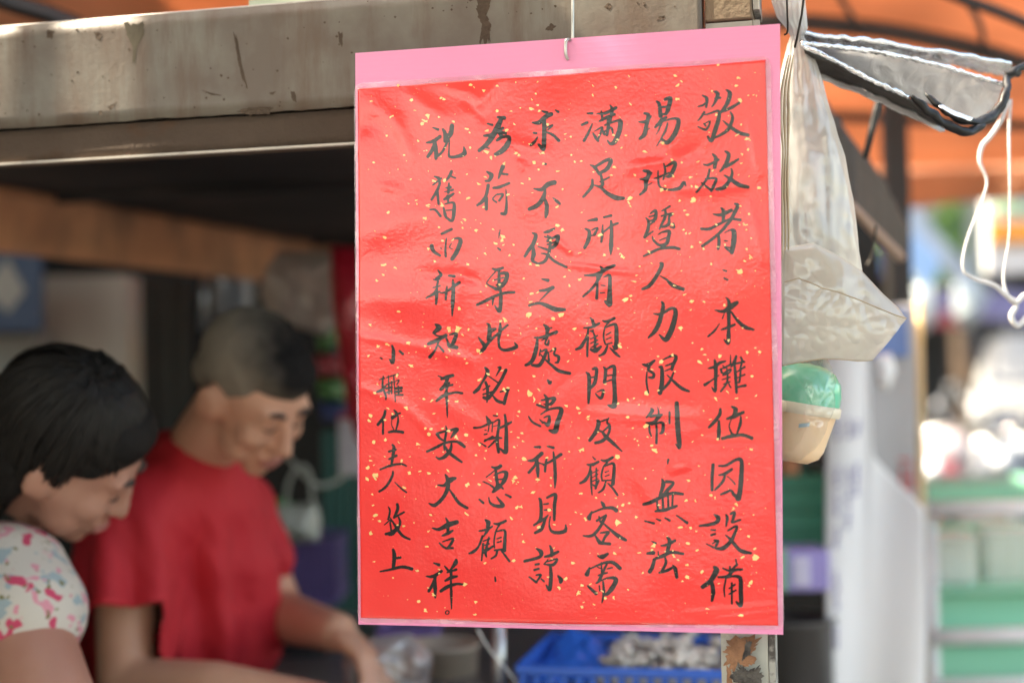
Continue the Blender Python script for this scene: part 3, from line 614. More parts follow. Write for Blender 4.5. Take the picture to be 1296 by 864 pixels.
YF = 0.030
def jag_plate(x0, x1, z0, z1, y0, th, amp0, amp1, seed, nx=160):
    """a painted face whose long edges are chipped and a little dented"""
    def fn(a, b):
        x = x0 + (x1 - x0) * a
        lo = z0 + amp0 * (nz((x * 60, seed, 0)) * 0.6 + max(0, nz((x * 17, seed, 3)) - 0.15) * 1.6)
        hi = z1 + amp1 * nz((x * 40, seed, 5))
        z = lo + (hi - lo) * b
        return S(x, y0 + 0.0012 * nz((x * 5, z * 8, seed)), z)
    return fn
bm_ = MB()
bm_.slab(jag_plate(-1.25, 0.1405, 0.2405, 0.352, YF, 0, 0.0022, 0.0004, 1.0), 260, 8, 0.003, -E2)
bm_.box(S(-0.555, YF + 0.028, 0.296), (0.694, 0.0255, 0.054), (E1, E2, E3))
bm_.build('front_beam', paint_beam, stall)
bm_ = MB().slab(jag_plate(-1.25, 0.1405, 0.2045, 0.2385, YF + 0.004, 0, 0.0004, 0.0006, 2.0), 200, 4, 0.003, -E2)
bm_.box(S(-0.555, YF + 0.028, 0.2215), (0.694, 0.021, 0.016), (E1, E2, E3)).build('beam_lip', paint_lip, stall)
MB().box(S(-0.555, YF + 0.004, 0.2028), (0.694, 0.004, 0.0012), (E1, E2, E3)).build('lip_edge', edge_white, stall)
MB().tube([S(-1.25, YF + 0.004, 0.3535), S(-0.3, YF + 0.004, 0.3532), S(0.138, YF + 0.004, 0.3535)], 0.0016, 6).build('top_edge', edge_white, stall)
MB().box(S(-0.31, YF + 0.05, 0.366), (0.04, 0.006, 0.0055), (E1, E2, E3)).build('pale_strip', mat('pale_green', (0.5, 0.58, 0.46), 0.6, nscale=20), stall)

def wav(p):
    x, z = (p - ST).dot(E1), p.z - ST.z
    return 0.0012 * nz((x * 5, z * 8, 1.0)) if x < 0.1405 and z > 0.2405 else 0.0

def blotch(px, off, plane_y, seed, n=26, rough=0.35):
    """irregular flat patch (paint lost to rust) from a pixel outline on the front plane"""
    pts = [on_front(u, v, plane_y) for u, v in px]
    m = len(pts)
    c = sum(pts, V((0, 0, 0))) / m
    ring = []
    for i in range(m):
        for k in range(9):
            p = pts[i].lerp(pts[(i + 1) % m], k / 9)
            p = c + (p - c) * (1 + rough * (0.8 * nz(p, 260, seed) + 0.7 * nz(p, 700, seed) + 0.5 * nz(p, 1500, seed)))
            ring.append(p - E2 * (off - wav(p)))
    return [c - E2 * (off - wav(c))] + ring, [(0, i + 1, (i + 1) % len(ring) + 1) for i in range(len(ring))]
bl = MB()
spots = [[(604, -4), (622, -4), (620, 10), (616, 20), (622, 32), (620, 56), (607, 56), (610, 34), (604, 18)],
         [(120, 40), (131, 44), (128, 53), (122, 50)], [(60, 38), (70, 40), (66, 50), (60, 47)],
         [(296, 44), (300, 44), (306, 78), (312, 104), (308, 104), (302, 80)],
         [(126, 141), (130, 141), (130, 146), (126, 146)], [(137, 136), (144, 132), (150, 129), (142, 139)],
         [(697, 30), (704, 34), (700, 40), (690, 38)], [(770, 4), (776, 8), (772, 14), (764, 10)], [(833, 22), (842, 20), (840, 26), (832, 27)],
         [(300, 140), (322, 136), (345, 137), (340, 145), (318, 146)], [(255, 114), (268, 118), (282, 121), (268, 121)],
         [(340, 118), (350, 116), (346, 121)], [(368, 115), (374, 118), (376, 130), (370, 128)], [(428, 40), (434, 42), (434, 60), (430, 56)]]
for i, sp in enumerate(spots):
    bl.add(*blotch(sp, 0.0017 if i != 9 else 0.0019, YF, i * 3.3))
rr = random.Random(4)
for i in range(120):
    u = rr.uniform(-10, 880); v = (rr.uniform(35, 150) if u < 450 else rr.uniform(0, 45)) - u * 0.04
    r = rr.uniform(0.7, 2.2)
    bl.add(*blotch([(u - r, v), (u, v - r * .7), (u + r, v), (u, v + r)], 0.0018, YF, i * 1.7))
bl.build('rust_stain', rust_spot, stall, kind='stuff')
bl = MB()
bl.add(*blotch([(158, 30), (182, 30), (184, 44), (175, 58), (172, 78), (168, 82), (169, 62), (162, 46)], 0.0017, YF, 77, rough=0.15))
bl.build('grime_drip', mat('grime', (0.095, 0.078, 0.052), 0.8, nscale=30, bump=0.2), stall)

# post: box section with peeling paint, rust on its face
x0, x1 = 0.1435, 0.1890
MB().box(S(0.1660, YF + 0.028, 0.10 - 0.75), (0.0225, 0.0235, 0.95), (E1, E2, E3)).build('post', mat('post_paint', (0.52, 0.52, 0.46), 0.55, nscale=16, bump=0.2, dirt=(0.28, 0.25, 0.2), dscale=12), stall)
MB().bbox(S(0.1660, YF + 0.026, 0.415), (0.0228, 0.0255, 0.114), 0.002, (E1, E2, E3)).build('post_head', post_tan, stall)
MB().box(S(0.1922, YF + 0.03, -0.65), (0.0030, 0.0265, 0.95), (E1, E2, E3)).box(S(0.1925, YF + 0.03, 0.40), (0.003, 0.028, 0.09), (E1, E2, E3)).build('post_flange', mat('flange', (0.42, 0.41, 0.37), 0.5, nscale=30, dirt=(0.05, 0.04, 0.035), dscale=30, dlo=0.48, dhi=0.58), stall)
bl = MB()
bl.add(*blotch([(918, 806), (962, 806), (956, 816), (952, 826), (958, 834), (944, 842), (934, 838), (930, 848), (920, 838), (916, 822), (922, 814)], 0.0052, YF, 5, rough=0.3))
bl.add(*blotch([(920, 840), (926, 846), (928, 866), (920, 868)], 0.0053, YF, 6, rough=0.3))
bl.build('rust_patch', rust_orange, stall)
bl = MB()
bl.add(*blotch([(936, 838), (948, 846), (962, 838), (966, 850), (964, 880), (930, 880), (928, 852)], 0.0056, YF, 8, rough=0.5))
bl.add(*blotch([(945, 808), (952, 812), (950, 826), (940, 832), (943, 818)], 0.0056, YF, 9, rough=0.5))
bl.build('bare_metal_patch', black_rust, stall)
bl = MB()
for i, v in enumerate((812, 822, 834, 846, 858)):
    bl.add(*blotch([(968 + i % 2, v), (972, v - 4), (973, v + 5), (969, v + 6)], 0.0008, YF, i + 40, rough=0.4))

MB().tube([P(935, -84, 1.42), P(1100, -92, 1.44), P(1420, -110, 1.56)], .006, 8).build('hanging_rod', steel_rod_m, stall)
# rusty side beam, roof panel, cross member
bmx = MB().slab(lambda a, b: S(-1.262 + 0.19 * (-0.2 + 3.6 * a - 1.0) / 2.4 * 0.9, -0.2 + 3.6 * a, 0.2045 + 0.122 * b + 0.001 * nz((a * 30, b * 3, 1))), 60, 6, 0.02, E1)
bmx.build('side_beam', rust_brown, stall)
rp = MB().slab(lambda a, b: S(-1.30 + (1.0 if b < 0.12 else 1.49) * a, 0.10 + 3.6 * b, 0.334 + 0.004 * math.sin(a * 9) + 0.003 * nz((a * 4, b * 9, 0))), 30, 60, 0.006, E3)
rp.build('roof_panel', dark_panel, stall)
for yb in (1.2, 2.4): MB().box(S(-0.84, yb, 0.322), (0.43, 0.012, 0.008), (E1, E2, E3)).build('roof_batten', dark_panel, stall)
MB().box(S(-1.15, 3.3, -0.6), (0.03, 0.03, 0.93), (E1, E2, E3)).build('rear_post', rust_brown, stall)

# ------------------------------------------------------------------ the sign
pink = mat('pink_board', (0.86, 0.30, 0.53), 0.35, col2=(0.82, 0.27, 0.49), nscale=3, spec=0.5)
def gloss_mat(name, col, rough, coat, bump1=0.22, metal=0.0, col2=None):
    """laminated paper: soft dimples and an uneven clear film over the colour"""
    m = bpy.data.materials.new(name); m.use_nodes = True
    nt = m.node_tree; N = nt.nodes; L = nt.links; b = N['Principled BSDF']
    tc = N.new('ShaderNodeTexCoord')
    n1 = N.new('ShaderNodeTexNoise'); n1.inputs['Scale'].default_value = 9; n1.inputs['Detail'].default_value = 4
    L.new(tc.outputs['Object'], n1.inputs['Vector'])
    rp_ = N.new('ShaderNodeValToRGB'); rp_.color_ramp.elements[0].position = 0.3; rp_.color_ramp.elements[1].position = 0.7
    rp_.color_ramp.elements[0].color = (*(col2 or col), 1); rp_.color_ramp.elements[1].color = (*col, 1)
    L.new(n1.outputs['Fac'], rp_.inputs['Fac']); L.new(rp_.outputs['Color'], b.inputs['Base Color'])
    b.inputs['Roughness'].default_value = rough; b.inputs['Metallic'].default_value = metal
    b.inputs['Coat Weight'].default_value = coat; b.inputs['Coat Roughness'].default_value = 0.12; b.inputs['Coat IOR'].default_value = 1.6; b.inputs['Specular IOR Level'].default_value = 0.25
    n2 = N.new('ShaderNodeTexNoise'); n2.inputs['Scale'].default_value = 330; n2.inputs['Detail'].default_value = 3
    n3 = N.new('ShaderNodeTexNoise'); n3.inputs['Scale'].default_value = 60; n3.inputs['Detail'].default_value = 3; n3.inputs['Distortion'].default_value = 1.0
    L.new(tc.outputs['Object'], n2.inputs['Vector']); L.new(tc.outputs['Object'], n3.inputs['Vector'])
    ad = N.new('ShaderNodeMath'); ad.operation = 'MULTIPLY_ADD'; ad.inputs[1].default_value = 1.0
    L.new(n3.outputs['Fac'], ad.inputs[0]); L.new(n2.outputs['Fac'], ad.inputs[2])
    bp = N.new('ShaderNodeBump'); bp.inputs['Strength'].default_value = bump1; bp.inputs['Distance'].default_value = 0.0009
    L.new(ad.outputs[0], bp.inputs['Height']); L.new(bp.outputs['Normal'], b.inputs['Coat Normal']); L.new(bp.outputs['Normal'], b.inputs['Normal'])
    return m
red_mat = gloss_mat('red_paper', (0.93, 0.050, 0.046), 0.6, 0.74, col2=(0.84, 0.028, 0.028))
ink_mat = gloss_mat('black_ink', (0.004, 0.0035, 0.004), 0.7, 0.65)
gold_mat = gloss_mat('gold_fleck', (0.95, 0.70, 0.30), 0.5, 0.8, col2=(0.84, 0.54, 0.18))
film_mat = film('laminate', (0.98, 0.72, 0.80), clear=0.80, rough=0.12, gloss=0.09, bump=0.5, bscale=60, translucent=0.1, vary=0.2)

sign = thing('notice_sign', on_sign(720, 800), 'pink board with a glossy red notice of black brush-written characters, hanging from the beam', 'sign')
bc = [on_sign(449, 67), on_sign(987, 30), on_sign(991, 803), on_sign(453, 790)]
def bil(c, a, b):
    return (c[0].lerp(c[1], a)).lerp(c[3].lerp(c[2], a), b)
NB = 330
def board_pt(a, b):
    p = bil(bc, a, b)
    rows = round(b * NB)
    k = 0.00006 if rows % 3 == 0 else 0.0
    return p + SN * (k - 0.0009 + 0.0008 * nz((a * 2, b * 2, 4)))
mb = MB().slab(board_pt, 12, NB, 0.0035, SN, False)
for i in range(len(mb.v)): mb.v[i] -= SN * 0.0024
mb.build('board', pink, sign)
pc = [(453, 112), (969, 77), (985, 791), (457, 781)]
def pxb(c, a, b):
    t = (c[0][0] + (c[1][0] - c[0][0]) * a, c[0][1] + (c[1][1] - c[0][1]) * a)
    q = (c[3][0] + (c[2][0] - c[3][0]) * a, c[3][1] + (c[2][1] - c[3][1]) * a)
    return t[0] + (q[0] - t[0]) * b, t[1] + (q[1] - t[1]) * b
def paper_pt(a, b, off=0.0):
    u, v = pxb(pc, a, b)
    if b == 1: v += 2.5 * math.sin(a * math.pi)
    if b == 0: v += 0.8 * math.sin(a * 17)
    return on_sign(u, v, 0.0012 + h_paper(u, v) + off)
paper = MB().slab(paper_pt, 190, 250, 0.0002, SN).build('red_paper', red_mat, sign)
fc = [(448, 106), (975, 71), (993, 796), (453, 787)]
def film_pt(a, b):
    u, v = pxb(fc, a, b)
    # rounded corners
    ca, cb = min(a, 1 - a) * 530, min(b, 1 - b) * 700
    if ca < 10 and cb < 10:
        dx, dy = 10 - ca, 10 - cb
        l = math.hypot(dx, dy)
        if l > 10:
            u += (dx - dx * 10 / l) * (1 if a < 0.5 else -1); v += (dy - dy * 10 / l) * (1 if b < 0.5 else -1)
    return u, v
m_ = MB()
# the film's margin round the sheet: a frame, so that the paper itself stays bare under its own gloss
def frame_ring(k):
    out = []
    n = 60
    src = fc if k else pc
    for i in range(n): out.append(film_pt(i / n, 0) if k else pxb(pc, i / n, 0))
    for i in range(n): out.append(film_pt(1, i / n) if k else pxb(pc, 1, i / n))
    for i in range(n): out.append(film_pt(1 - i / n, 1) if k else pxb(pc, 1 - i / n, 1))
    for i in range(n): out.append(film_pt(0, 1 - i / n) if k else pxb(pc, 0, 1 - i / n))
    return out
ra, rb = frame_ring(0), frame_ring(1)
vs_ = [on_sign(u, v, 0.0014 + h_paper(u, v)) for u, v in ra] + [on_sign(u, v, 0.0006 + 0.0005 * nz((u * .03, v * .03, 0))) for u, v in rb]
n_ = len(ra)
m_.add(vs_, [(i, (i + 1) % n_, n_ + (i + 1) % n_, n_ + i) for i in range(n_)], True)
m_.build('laminate_margin', film_mat, sign)

for i, (u0, v0, sc, st) in enumerate(CH):
    vv, ff = ink_mesh(i, u0, v0, sc, st)
    mb = MB().add([on_sign(x, y, 0.00150 + h_paper(x, y)) for x, y in vv], [tuple(f) for f in ff], True)
    o = mb.build('brush_character', ink_mat, paper)
fm = MB()
rr = random.Random(11)
def fleck(x, y, r, flat=1.0):
    n = rr.choice((5, 6, 7, 8))
    a0 = rr.uniform(0, 6.28)
    el = rr.uniform(0.40, 0.95); an = rr.uniform(-0.6, 0.9)
    pts = []
    for k in range(n):
        q = a0 + 2 * math.pi * k / n
        rad = r * rr.choice((0.45, 0.7, 0.95, 1.15, 1.4))
        px, py = rad * math.cos(q), rad * math.sin(q) * el
        pts.append((x + px * math.cos(an) - py * math.sin(an), y + px * math.sin(an) + py * math.cos(an)))
    vs_ = [on_sign(x, y, 0.00165 + h_paper(x, y))] + [on_sign(a, b, 0.00162 + h_paper(a, b)) for a, b in pts]
    fm.add(vs_, [(0, 1 + k, 1 + (k + 1) % n) for k in range(n)])
seen = []
for (u0, v0, sc, s_) in FL:
    for q in s_.split():
        x, y, r = [float(t) for t in q.split(',')]
        X, Y = u0 + x / sc, v0 + y / sc
        if X < 458 or X > 978 or Y > 782 or Y < 82: continue
        if any(abs(X - a) < 3 and abs(Y - b) < 3 for a, b in seen): continue
        seen.append((X, Y))
        R0 = min(r / sc / 2 * 1.85, 4.0)
        fleck(X, Y, R0)
        if r > 20 and sc > 3: fleck(X + rr.uniform(-3, 3), Y + rr.uniform(-3, 3), 1.5)
for i in range(430):
    a, b = rr.random(), rr.random()
    x, y = pxb(pc, 0.01 + 0.98 * a, 0.008 + 0.984 * b)
    fleck(x, y, rr.choice((0.4, 0.45, 0.5, 0.6, 0.7, 0.8, 1.1)))
fm.build('gold_flecks', gold_mat, paper, kind='stuff')

# hook and wire that carry the sign
steel = mat('steel_wire', (0.55, 0.54, 0.52), 0.3, metal=0.9, nscale=60, bump=0.1)
dark_wire = mat('dark_wire', (0.05, 0.045, 0.04), 0.4, metal=0.6)
def fs(u, v, off): return on_sign(u, v, off)
MB().tube([fs(724, -60, -0.004), fs(724, 0, -0.004), fs(724, 50, -0.003), fs(722, 58, -0.006)], 0.0016, 8, sub=4).tube([fs(724, 50, -0.007), fs(719, 51, 0.002), fs(717, 56, 0.0038), fs(717, 70, 0.0034), fs(719, 76, 0.001)], 0.0017, 8, sub=5).build('wire_hook', steel, label='bent grey steel wire hook through the top of the pink board', cat='hook')
MB().tube([P(996, -86, 1.415), P(996, 0, 1.40), P(997, 38, 1.41), P(993, 44, 1.42)], 0.0010, 8, sub=3).build('thin_wire', dark_wire, label='straight thin dark wire beside the knot of the white bag', cat='wire')
MB().tube([P(1020, -88, 1.425), P(1017, 0, 1.42), P(1010, 42, 1.42), P(1006, 60, 1.43)], 0.0012, 8, sub=3).build('thin_wire', dark_wire, label='slanting dark wire crossing in front of the gathered neck of the white bag', cat='wire')

# ------------------------------------------------------------------ hanging plastic bags right of the sign
bag_white = film('bag_white', (0.66, 0.67, 0.67), clear=0.40, rough=0.16, gloss=0.10, bump=0.06, bscale=20, translucent=0.45, vary=0.02)
bag_beige = film('bag_beige', (0.86, 0.82, 0.75), clear=0.44, rough=0.16, gloss=0.10, bump=0.10, bscale=60, translucent=0.45, vary=0.04)
clear_bag = film('bag_clear', (0.99, 0.98, 0.97), clear=0.90, rough=0.18, gloss=0.12, bump=0.7, bscale=40, translucent=0.4, vary=0.08)
prof = [(-92, 990, 1018), (-25, 984, 1021), (0, 978, 1018), (22, 984, 1020), (36, 996, 1022), (46, 1001, 1017), (58, 997, 1022), (80, 992, 1032), (120, 984, 1044), (160, 980, 1056), (200, 978, 1068), (250, 978, 1079), (300, 978, 1087), (345, 980, 1092), (385, 984, 1095), (400, 1000, 1090)]
def bag_fn(a, b):
    t = b * (len(prof) - 1); i = min(int(t), len(prof) - 2); f = t - i
    v, l, r = [prof[i][k] * (1 - f) + prof[i + 1][k] * f for k in range(3)]
    q = a * 2 * math.pi
    pleat = 1 + 0.045 * math.sin(7 * q + v * 0.012) * (0.4 + 0.6 * math.exp(-abs(v - 60) / 130)) + 0.05 * math.sin(13 * q + 1.3) * math.exp(-abs(v - 50) / 90)
    hw = (r - l) / 2
    x = (l + r) / 2 + hw * math.cos(q) * pleat
    dep = 0.0008 * hw * 0.62 * math.sin(q) * pleat
    p = P(x, v, 1.472 - dep)
    q3 = (p.x * 90, p.y * 20, p.z * 11); q4 = (p.x * 40 + p.z * 25, 3.0, p.z * 30)
    return p + RT * 0.0022 * nz(p, 34, 2) - F * (0.0030 * nz(p, 22, 5) + 0.0022 * (abs(nz(q3)) - .2) + 0.0022 * (abs(nz(q4)) - .2) + 0.0012 * nz(p, 90, 8))
MB().grid(bag_fn, 120, 110).build('plastic_bag', bag_white, label='tall translucent white plastic bag gathered at its neck, hanging right of the sign', cat='plastic bag')
mb = MB()
for k in range(3):
    x0 = 989 + k * 4.1
    mb.tube([P(x0 + 9 - k, 70, 1.425), P(x0 + 1, 110, 1.42), P(x0 - 1 + k, 150, 1.418), P(x0 + 2 - k, 190, 1.418), P(x0 + 1 - k * .6, 240, 1.418), P(x0 + 1, 300, 1.42), P(x0 - 1, 345, 1.425)], [0.0006, 0.0012, 0.0017, 0.0009, 0.0015, 0.0010, 0.0006], 6, sub=5)
mb.build('bag_crease', mat('straw_plastic', (0.62, 0.50, 0.32), 0.35, nscale=40, bump=0.3, coat=0.3), label='straw-coloured strands standing in for bag creases along the right edge of the pink board', cat='crease')  # strands stand in for the beige creases of the bag
crump = MB()
pillow(crump, [(988, 314), (1029, 307), (1060, 322), (1090, 342), (1118, 372), (1136, 388), (1147, 403), (1125, 430), (1102, 456), (1082, 457), (1040, 453), (990, 461), (984, 400)], 1.425, 0.014, 0.0045, 16, 26, 190, seed=2.0)
cb = thing('crumpled_bag', P(1060, 460, 1.425), 'crumpled beige plastic bag with a pointed right corner, in front of the white bag', 'plastic bag')
crump.build('bag_back', bag_beige, cb)
front = MB()
def flap_fn(a, b):
    # the folded-over front layer, its upper edge drooping from the sign's edge to the point
    top = [(992, 355), (1010, 352), (1040, 366), (1062, 372), (1100, 386), (1146, 403)]
    bot = [(990, 462), (1012, 457), (1040, 453), (1070, 456), (1084, 457), (1104, 456)]
    t = a * 5; i = min(int(t), 4); f = t - i
    u = (top[i][0] * (1 - f) + top[i + 1][0] * f) * (1 - b) + (bot[i][0] * (1 - f) + bot[i + 1][0] * f) * b
    v = (top[i][1] * (1 - f) + top[i + 1][1] * f) * (1 - b) + (bot[i][1] * (1 - f) + bot[i + 1][1] * f) * b
    p = P(u, v, 1.398)
    cr = 0.0070 * abs(nz(p, 12, 1)) + 0.0016 * abs(nz((p.x * 70 + p.z * 40, 2.0, p.z * 60 - p.x * 30))) + 0.0012 * abs(nz(p, 38, 6)) + 0.0004 * nz(p, 160, 6)
    return p - F * (cr + 0.006 * math.sin(b * math.pi)) + UP * 0.003 * nz(p, 30, 9)
front.grid(flap_fn, 120, 80).build('front_fold', bag_beige, cb)
rim = MB().tube([flap_fn(i / 40, 0) for i in range(41)], 0.0007, 5).tube([flap_fn(i / 40, 1) for i in range(41)], 0.0006, 5)
rim.build('folded_edge', mat('bag_edge', (0.50, 0.40, 0.28), 0.4, nscale=30), cb)

cup = thing('drink_cup', P(1020, 585, 1.46), 'peach paper cup with a rounded green lid inside a clear bag, under the beige bag', 'cup')
ax2 = (P(1028, 455, 1.46) - P(1008, 585, 1.46)).normalized()
ax0 = RT - ax2 * RT.dot(ax2); ax0.normalize(); ax1 = ax2.cross(ax0)
cc = P(1005, 584, 1.46)
peach = mat('peach_paper', (0.96, 0.70, 0.46), 0.5, col2=(0.93, 0.64, 0.40), nscale=12, sss=0.1)
MB().lathe(cc, [(0.0, 0.0), (0.014, 0.0), (0.024, 0.006), (0.028, 0.014), (0.036, 0.055), (0.0375, 0.058)], (ax0, ax1, ax2)).build('cup_body', peach, cup)
MB().lathe(cc, [(0.0378, 0.050), (0.039, 0.052), (0.039, 0.060), (0.0375, 0.061)], (ax0, ax1, ax2)).build('cup_rim', mat('cream_rim', (0.9, 0.8, 0.62), 0.4), cup)
MB().lathe(cc, [(0.0372, 0.061), (0.0372, 0.072), (0.035, 0.084), (0.028, 0.094), (0.016, 0.100), (0.0, 0.102)], (ax0, ax1, ax2)).build('cup_lid', mat('green_lid', (0.08, 0.66, 0.40), 0.3, nscale=9, coat=0.5), cup)
mk = MB()
for a in (0.1,):
    mk.grid(lambda s_, t: cc + ax2 * (0.036 + 0.004 * t + 0.003 * s_ * (1 if a else -1)) + (ax0 * math.cos(-1.9 + a + s_ * 0.3) + ax1 * math.sin(-1.9 + a + s_ * 0.3)) * 0.0345, 10, 3)
mk.build('blue_mark', mat('blue_print', (0.32, 0.48, 0.56), 0.5), cup)
cw = MB()
pillow(cw, [(984, 455), (1046, 452), (1055, 480), (1052, 505), (1043, 545), (1028, 570), (1008, 584), (984, 584)], 1.45, 0.046, 0.006, 36, 14, 100, seed=12)
cw.build('clear_wrap', clear_bag, cup)

# ------------------------------------------------------------------ the silver insulation sheet tied up under the awning
foil = mat('silver_foil', (0.93, 0.95, 0.96), 0.22, metal=0.85, col2=(0.85, 0.89, 0.92), nscale=20, bump=0.8, bscale=110)
foil_in = film('foil_inside', (0.95, 0.95, 0.97), clear=0.0, rough=0.35, gloss=0.34, bump=1.0, bscale=45, translucent=0.5, vary=0.0)
foam = mat('grey_foam', (0.06, 0.055, 0.05), 0.7, nscale=10, bump=0.4, bscale=80)
fo = thing('silver_sheet', P(1150, 160, 1.55), 'folded silver foil insulation sheet with its fold shadow modelled in black, jutting right above the white bag', 'insulation sheet')
def ruled(A, B, n=40, d0=1.5, d1=1.5, cr=0.0018, sag=0.0):
    """sheet between two pixel polylines (u,v,d)"""
    def at(L_, t):
        t *= len(L_) - 1; i = min(int(t), len(L_) - 2); f = t - i
        return [L_[i][k] * (1 - f) + L_[i + 1][k] * f for k in range(3)]
    def fn(a, b):
        p, q = at(A, a), at(B, a)
        w_ = P(*[p[k] * (1 - b) + q[k] * b for k in range(3)])
        return w_ + UP * (cr * nz(w_, 90, 3) + 2.2 * cr * (abs(nz(w_, 40, 9)) - .2) + sag * math.sin(b * math.pi)) - F * (cr * nz(w_, 60, 7))
    return fn
L1 = [(1012, 42, 1.47), (1100, 51, 1.50), (1200, 66, 1.53), (1281, 81, 1.56)]
L1b = [(1012, 50, 1.52), (1100, 62, 1.57), (1200, 80, 1.62), (1276, 97, 1.66)]
MB().slab(ruled(L1, L1b), 60, 10, 0.004, UP).build('top_layer', foil, fo)
L2 = [(1014, 55, 1.46), (1080, 62, 1.48), (1130, 70, 1.50), (1200, 86, 1.52), (1270, 107, 1.54)]
L2b = [(1016, 60, 1.475), (1085, 92, 1.50), (1150, 122, 1.53), (1235, 155, 1.56), (1262, 130, 1.57)]
MB().slab(ruled(L2, L2b), 70, 20, 0.003, UP * 0.6 - F * 0.8).build('hanging_flap', foil_in, fo)
mb = MB(); mb.tube([P(u, v, d - 0.004) for u, v, d in L2], 0.0024, 8, sub=20)
for i in range(len(mb.v)): mb.v[i] += UP * 0.0022 * nz(mb.v[i], 210, 1) - F * 0.0013 * nz(mb.v[i], 190, 5)
mb.build('flap_edge', foil, fo)
mb = MB(); mb.tube([P(1014, 57, 1.45), P(1050, 74, 1.45), P(1100, 100, 1.46), P(1150, 123, 1.47)], 0.0023, 8, sub=26)
for i in range(len(mb.v)): mb.v[i] += UP * 0.0022 * nz(mb.v[i], 230, 2) - F * 0.0013 * nz(mb.v[i], 200, 6)
mb.build('lower_edge', foil, fo)
MB().slab(ruled([(1018, 62, 1.46), (1080, 92, 1.47), (1150, 126, 1.48), (1186, 150, 1.5)], [(1026, 88, 1.52), (1080, 112, 1.54), (1140, 138, 1.55), (1195, 162, 1.56)]), 40, 10, 0.004, UP).build('underside', foam, fo)
MB().slab(ruled([(1030, 92, 1.50), (1090, 113, 1.51), (1150, 140, 1.52), (1196, 164, 1.53)], [(1032, 98, 1.50), (1090, 120, 1.51), (1150, 146, 1.52), (1190, 165, 1.53)]), 40, 4, 0.002, UP).build('lower_rim', foil_in, fo)
blk = mat('strap_shadow_black', (0.006, 0.006, 0.007), 0.45, nscale=20, bump=0.4)  # black shared by the strap and the fold's modelled shadow
mb = MB()
mb.tube([P(1170, 116, 1.486), P(1176, 122, 1.482), P(1186, 132, 1.48), P(1207, 147, 1.48), P(1235, 155, 1.49), P(1258, 146, 1.5), P(1272, 120, 1.51), P(1276, 98, 1.53), P(1290, 92, 1.56)], [0.001, 0.002, 0.0035, 0.004, 0.0055, 0.0055, 0.0045, 0.004, 0.003], 10, sub=6)
mb.tube([P(1154, 124, 1.47), P(1172, 138, 1.47), P(1196, 156, 1.475), P(1225, 168, 1.48), P(1245, 158, 1.49)], [0.002, 0.0045, 0.005, 0.005, 0.003], 10, sub=6)
mb.tube([P(1276, 96, 1.53), P(1284, 90, 1.53), P(1296, 84, 1.54), P(1320, 78, 1.56)], [0.005, 0.0045, 0.004, 0.004], 8, sub=4)
for i in range(len(mb.v)): mb.v[i] += V((nz(mb.v[i], 90, 1), nz(mb.v[i], 90, 4), nz(mb.v[i], 90, 8))) * 0.003
mb.build('fold_shadow', blk, fo)  # black tubes shaped as the dark shadow in the fold
MB().slab(ruled([(1186, 130, 1.478), (1205, 138, 1.476), (1232, 150, 1.478)], [(1190, 137, 1.474), (1210, 147, 1.472), (1228, 154, 1.476)], cr=.001), 20, 6, .001, F).build('foil_bulge', foil, fo)

string = mat('white_string', (0.85, 0.84, 0.85), 0.7, nscale=60, bump=0.4, bscale=300)
mb = MB()
mb.tube([P(1276, 126, 1.62), P(1268, 150, 1.62), P(1254, 172, 1.62), P(1243, 185, 1.62), P(1240, 205, 1.62), P(1249, 232, 1.62), P(1236, 270, 1.62), P(1222, 310, 1.62), P(1219, 340, 1.62), P(1232, 352, 1.62), P(1258, 361, 1.62), P(1275, 375, 1.62), P(1287, 382, 1.62), P(1296, 374, 1.62), P(1310, 370, 1.62)],
        [0.0022, 0.0026, 0.0028, 0.0028, 0.0022, 0.0014, 0.0012, 0.0014, 0.0018, 0.0024, 0.0028, 0.003, 0.003, 0.003, 0.003], 8, sub=5)
mb.tube([P(1279, 126, 1.63), P(1277, 170, 1.63), P(1278, 240, 1.63), P(1277, 300, 1.63), P(1270, 350, 1.63), P(1276, 376, 1.63), P(1286, 386, 1.63), P(1280, 400, 1.63), P(1288, 412, 1.63), P(1300, 400, 1.63)],
        [0.0018, 0.0016, 0.0011, 0.0010, 0.0014, 0.0024, 0.003, 0.0034, 0.0034, 0.003], 8, sub=5)
mb.build('white_string', string, label='loose white string looping down from the silver sheet', cat='string')
MB().tube([P(1113, 124, 1.75), P(1108, 145, 1.75), P(1101, 175, 1.75), P(1095, 200, 1.76)], [0.004, 0.005, 0.0045, 0.004], 8, sub=4).build('black_strap', blk, label='short black strap hanging below the silver sheet near the dark post', cat='strap')
MB().tube([P(1108, 285, 1.75), P(1108, 300, 1.75), P(1103, 325, 1.75), P(1097, 336, 1.75)], 0.0016, 8, sub=4).build('small_hook', dark_wire, label='small dark wire hook right of the tall white bag', cat='hook')
